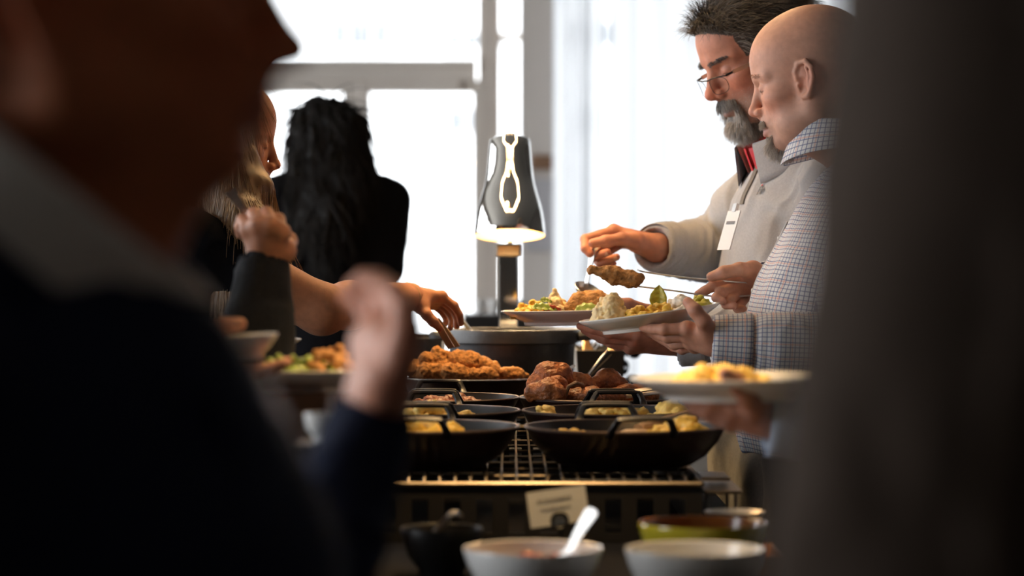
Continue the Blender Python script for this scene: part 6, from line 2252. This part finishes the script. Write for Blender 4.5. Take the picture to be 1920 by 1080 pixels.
xx = lambda px, d: (px - 960) * d / F
tub('roasting_tin', 'dark rectangular tin beyond the fried chicken by the reaching hand', 'tin', -.33, -.165, 5.30, 5.62, TZ + .001, 1.145, M_['blackmetal'])
tub('black_tin', 'black tin with brown paper lining beside the big pot', 'tin', .152, .235, 5.30, 5.56, TZ + .001, 1.118, M_['blackmetal'])
pp = MB()
pv, pf = [], []
for i in range(13):
    a = i / 12
    for j in range(5):
        b = j / 4
        pv.append((.155 + .078 * a, 5.30 + .004 * math.sin(a * 9), 1.075 + b * (.050 + .022 * math.sin(a * 7 + 1) + .010 * math.sin(a * 17)) + 0))
        pv[-1] = (pv[-1][0], pv[-1][1] + .014 * b, pv[-1][2])
pf = [(i * 5 + j, (i + 1) * 5 + j, (i + 1) * 5 + j + 1, i * 5 + j + 1) for i in range(12) for j in range(4)]
po2 = MB().add(pv, pf).build('paper_liner', M_['paper'])
md = po2.modifiers.new('thick', 'SOLIDIFY')
md.thickness = .001
tag(po2, 'crumpled brown paper liner rising from the black tin', 'paper')
t5 = thing('serving_tongs', 'broad steel tongs standing in the paper lined tin', 'tongs', P(1110, 650, 5.42))
for o in (0, .012):
    MB().strip([P(1094, 668, 5.43) + A_((o, 0, -.06)), P(1104, 655, 5.42) + A_((o, 0, 0)), P(1130, 628, 5.40) + A_((o, 0, 0))], (.6, 0, .8), .014, .002).build('arm', M_['steel'], t5)
t6 = thing('serving_spatula', 'steel spatula handle leaning beside the big pot', 'spatula', P(1120, 685, 4.95))
MB().strip([P(1085, 726, 4.90), P(1102, 703, 4.92), P(1134, 662, 4.96)], (.68, .2, .70), [.006, .008, .016], .0025).build('handle', M_['steel'], t6)
MB().strip([P(1107, 703, 4.925), P(1143, 668, 4.965)], (.68, .2, .70), [.008, .012], .002).build('grip', M_['darksteel'], t6)

# ---- rolled black napkins
def roll(c, d, L, r, i):
    d = A_(d, float)
    d /= np.linalg.norm(d)
    e1 = np.cross(d, (0, 0, 1))
    e1 /= np.linalg.norm(e1)
    e2 = np.cross(e1, d)
    pts = []
    n = 60
    v, q = [], []
    rg = random.Random(i)
    for k in range(n + 1):
        a = k / n * 2 * PI * 2.6
        rr = r * (.30 + .70 * k / n)
        for m_ in range(7):
            t = m_ / 6
            w = rr * (1 + .04 * math.sin(t * 9 + i))
            v.append(A_(c) + d * L * (t - .5) + (e1 * math.cos(a) + e2 * math.sin(a) * .92) * w)
    for k in range(n):
        for m_ in range(6):
            a = k * 7 + m_
            q.append((a, a + 1, a + 8, a + 7))
    o = npobj('rolled_napkin', np.array(v), np.array(q), M_['blackcloth'])
    md = o.modifiers.new('thick', 'SOLIDIFY')
    md.thickness = .0022
    return tag(o, 'black cloth napkin rolled up in the heap past the big pot', 'napkin', 'rolled black napkins on the buffet')


nz = TZ + .001
k_ = 0
for lev, (xs0, n_) in enumerate(((.148, 4), (.168, 4), (.150, 4), (.172, 3), (.150, 4), (.175, 3))):
    for j in range(n_):
        if xs0 + j * .048 > .33:
            continue
        roll((xs0 + j * .047, 5.86 + .006 * ((j * 7 + lev * 3) % 4), nz + .0225 + lev * .0405), (.06 * ((j + lev) % 3 - 1), 1, 0), .20, .0215, k_)
        k_ += 1
roll((.265, 5.86, nz + .0225 + 6 * .0405), (1, .12, 0), .20, .021, 90)

# ---- steel trays on the right edge of the table
tr = thing('steel_rack', 'stepped steel rack at the table edge beside the front stand', 'rack', (.300, 3.53, TZ))
MB().box((.274, 3.50, .990), (.316, 3.60, .995)).build('upper_tray', M_['darksteel'], tr, smooth=False, bevel=.001)
MB().box((.274, 3.44, .976), (.328, 3.62, .981)).build('lower_tray', M_['darksteel'], tr, smooth=False, bevel=.001)
for y in (3.46, 3.60):
    for x in (.280, .320):
        MB().tube([(x, y, TZ + .001), (x, y, .977)], .003, n=6).build('leg', M_['darksteel'], tr)
ds = thing('spoon_rest', 'shiny oval steel spoon rest on the table edge', 'dish', (.300, 3.26, TZ))
MB().lathe([(0, .048), (.02, .048), (.030, .052), (.040, .060), (.041, .0605), (.034, .050), (.022, .044), (0, .043)], n=36, M=Matrix.Translation((.300, 3.26, TZ))).build('dish', M_['steel'], ds)
MB().lathe([(.014, .046), (.012, .02), (.022, .001), (0, .001)], n=24, M=Matrix.Translation((.300, 3.26, TZ))).build('foot', M_['steel'], ds)
tub('amber_tray', 'amber glazed shallow tray behind the yellow bowl', 'tray', .262, .335, 3.03, 3.16, TZ + .001, .938, M_['amber'], flare=.006)

# ---- left side: plates and cups half hidden behind the suited man
def crate(name, label, x0, x1, y0, y1, z0, z1, m):
    t = thing(name, label, 'crate', ((x0 + x1) / 2, (y0 + y1) / 2, z0))
    n = 4
    hh = (z1 - z0) / n
    for i in range(n):
        a, b = z0 + i * hh + .003, z0 + (i + 1) * hh - (.003 if i < n - 1 else 0)
        MB().box((x0, y0, a), (x1, y0 + .010, b)).build('slat', m, t, smooth=False)
        MB().box((x0, y1 - .010, a), (x1, y1, b)).build('slat', m, t, smooth=False)
        MB().box((x0, y0 + .010, a), (x0 + .010, y1 - .010, b)).build('slat', m, t, smooth=False)
        MB().box((x1 - .010, y0 + .010, a), (x1, y1 - .010, b)).build('slat', m, t, smooth=False)
    for x in (x0 + .010, x1 - .025):
        for y in (y0 + .010, y1 - .025):
            MB().box((x, y, z0), (x + .015, y + .015, z1 - .004)).build('corner_post', m, t, smooth=False)
    MB().box((x0 + .01, y0 + .01, z1 - .012), (x1 - .01, y1 - .01, z1 - .003)).build('top', m, t, smooth=False)
    return t


crate('wooden_crate', 'brown wooden crate lifting the salad plate above the table', -.338, -.232, 3.00, 3.20, TZ + .001, 1.141, M_['darkwood'])
pl5, MP5 = plate('white plate of salad on the brown wooden crate', A_((P(580, 690, 3.1)[0], 3.105, 1.1415)), 0, 0, .108)
heap('salad', 'chopped green and orange salad on the plate over the crate', 'salad', plump(MP5, blobs(90, -.02, -.01, .065, .06, .018, .028, .006, 61)), M_['leaf'], seed=40)
heap('salad_topping', 'orange crispy topping heaped on the crate\'s salad plate', 'salad', plump(MP5, blobs(50, .030, -.02, .035, .04, .026, .032, .0058, 62)), M_['cutlet'], seed=41)
# small high table beyond the charcoal sleeve
ht = thing('high_table', 'small round black high table behind the charcoal sleeve', 'table', (-.475, 3.80, 0))
HTZ = 1.158
MB().lathe([(0, .02), (.10, .02), (.104, .016), (.104, .004), (.10, 0), (0, 0)], (-.475, 3.80, HTZ - .02), n=48).build('tabletop', M_['blackmetal'], ht)
MB().tube([(-.475, 3.80, .02), (-.475, 3.80, HTZ - .02)], .022, n=16).build('post', M_['blackmetal'], ht)
MB().lathe([(0, .022), (.03, .02), (.15, .008), (.155, .0), (0, 0)], (-.475, 3.80, 0), n=40).build('foot', M_['blackmetal'], ht)
pl6, MP6 = plate('white plate with yellow eggs on the small black high table', A_((-.462, 3.79, HTZ + .0006)), 0, 0, .132)
heap('scrambled_eggs', 'yellow eggs on the plate of the small high table', 'eggs', plump(MP6, blobs(60, .06, -.01, .045, .05, .018, .018, .008, 63)), M_['egg'], seed=42)
pl7, MP7 = plate('white plate with mash held beyond the blonde woman\'s arm', P(585, 562, 4.63) - A_((0, 0, .024)), 0, 0, .095)
heap('mashed_potato', 'small mound of mash held beyond the blonde woman\'s arm', 'mash', plump(MP7, blobs(50, .045, 0, .035, .04, .016, .030, .008, 64)), M_['mash'], seed=43)
pl8, _ = plate('small white saucer held beside the charcoal sleeve', P(436, 650, 2.92) - A_((0, 0, .015)), math.radians(-3), 0, .056, name='saucer')
# white cup on a black block by the suited man's sleeve
cxp = P(607, 815, 2.60)[0]
bl = tag(MB().box((cxp - .03, 2.56, TZ + .001), (cxp + .03, 2.64, 1.112)).build('riser_block', M_['blackmetal'], smooth=False, bevel=.004), 'black riser block under the white cup', 'riser')
bowl('cup', 'white round cup on the black riser block', A_((cxp, 2.6, 1.1125)), .0215, .030, M_['porcelain'], M_['porcelain'])

# ---- side table with white cups far behind the heat lamp
SD = 8.3
stt = thing('side_table', 'dark side table with white cups beyond the heat lamp', 'table', (x_(930, SD), SD + .15, 0))
STZ = z_(590, SD)
MB().box((x_(868, SD), SD, STZ - .03), (x_(1004, SD), SD + .35, STZ)).build('tabletop', M_['blackmetal'], stt, smooth=False, bevel=.004)
MB().box((x_(872, SD), SD + .01, STZ - .16), (x_(1000, SD), SD + .34, STZ - .03)).build('apron', M_['blackmetal'], stt, smooth=False)
for a in (872, 994):
    for b in (.02, .30):
        MB().box((x_(a, SD), SD + b, 0), (x_(a + 6, SD), SD + b + .03, STZ - .16)).build('leg', M_['blackmetal'], stt, smooth=False)
for i, a in enumerate((899, 926, 976)):
    bowl('cup', ('white cup at the end of the dark side table', 'white cup next to the end one on the dark side table', 'white cup standing apart on the dark side table')[i], A_((x_(a, SD), SD + .10, STZ + .001)), .024, .050, M_['porcelain'], M_['porcelain'], 'white cups on the side table', .6)
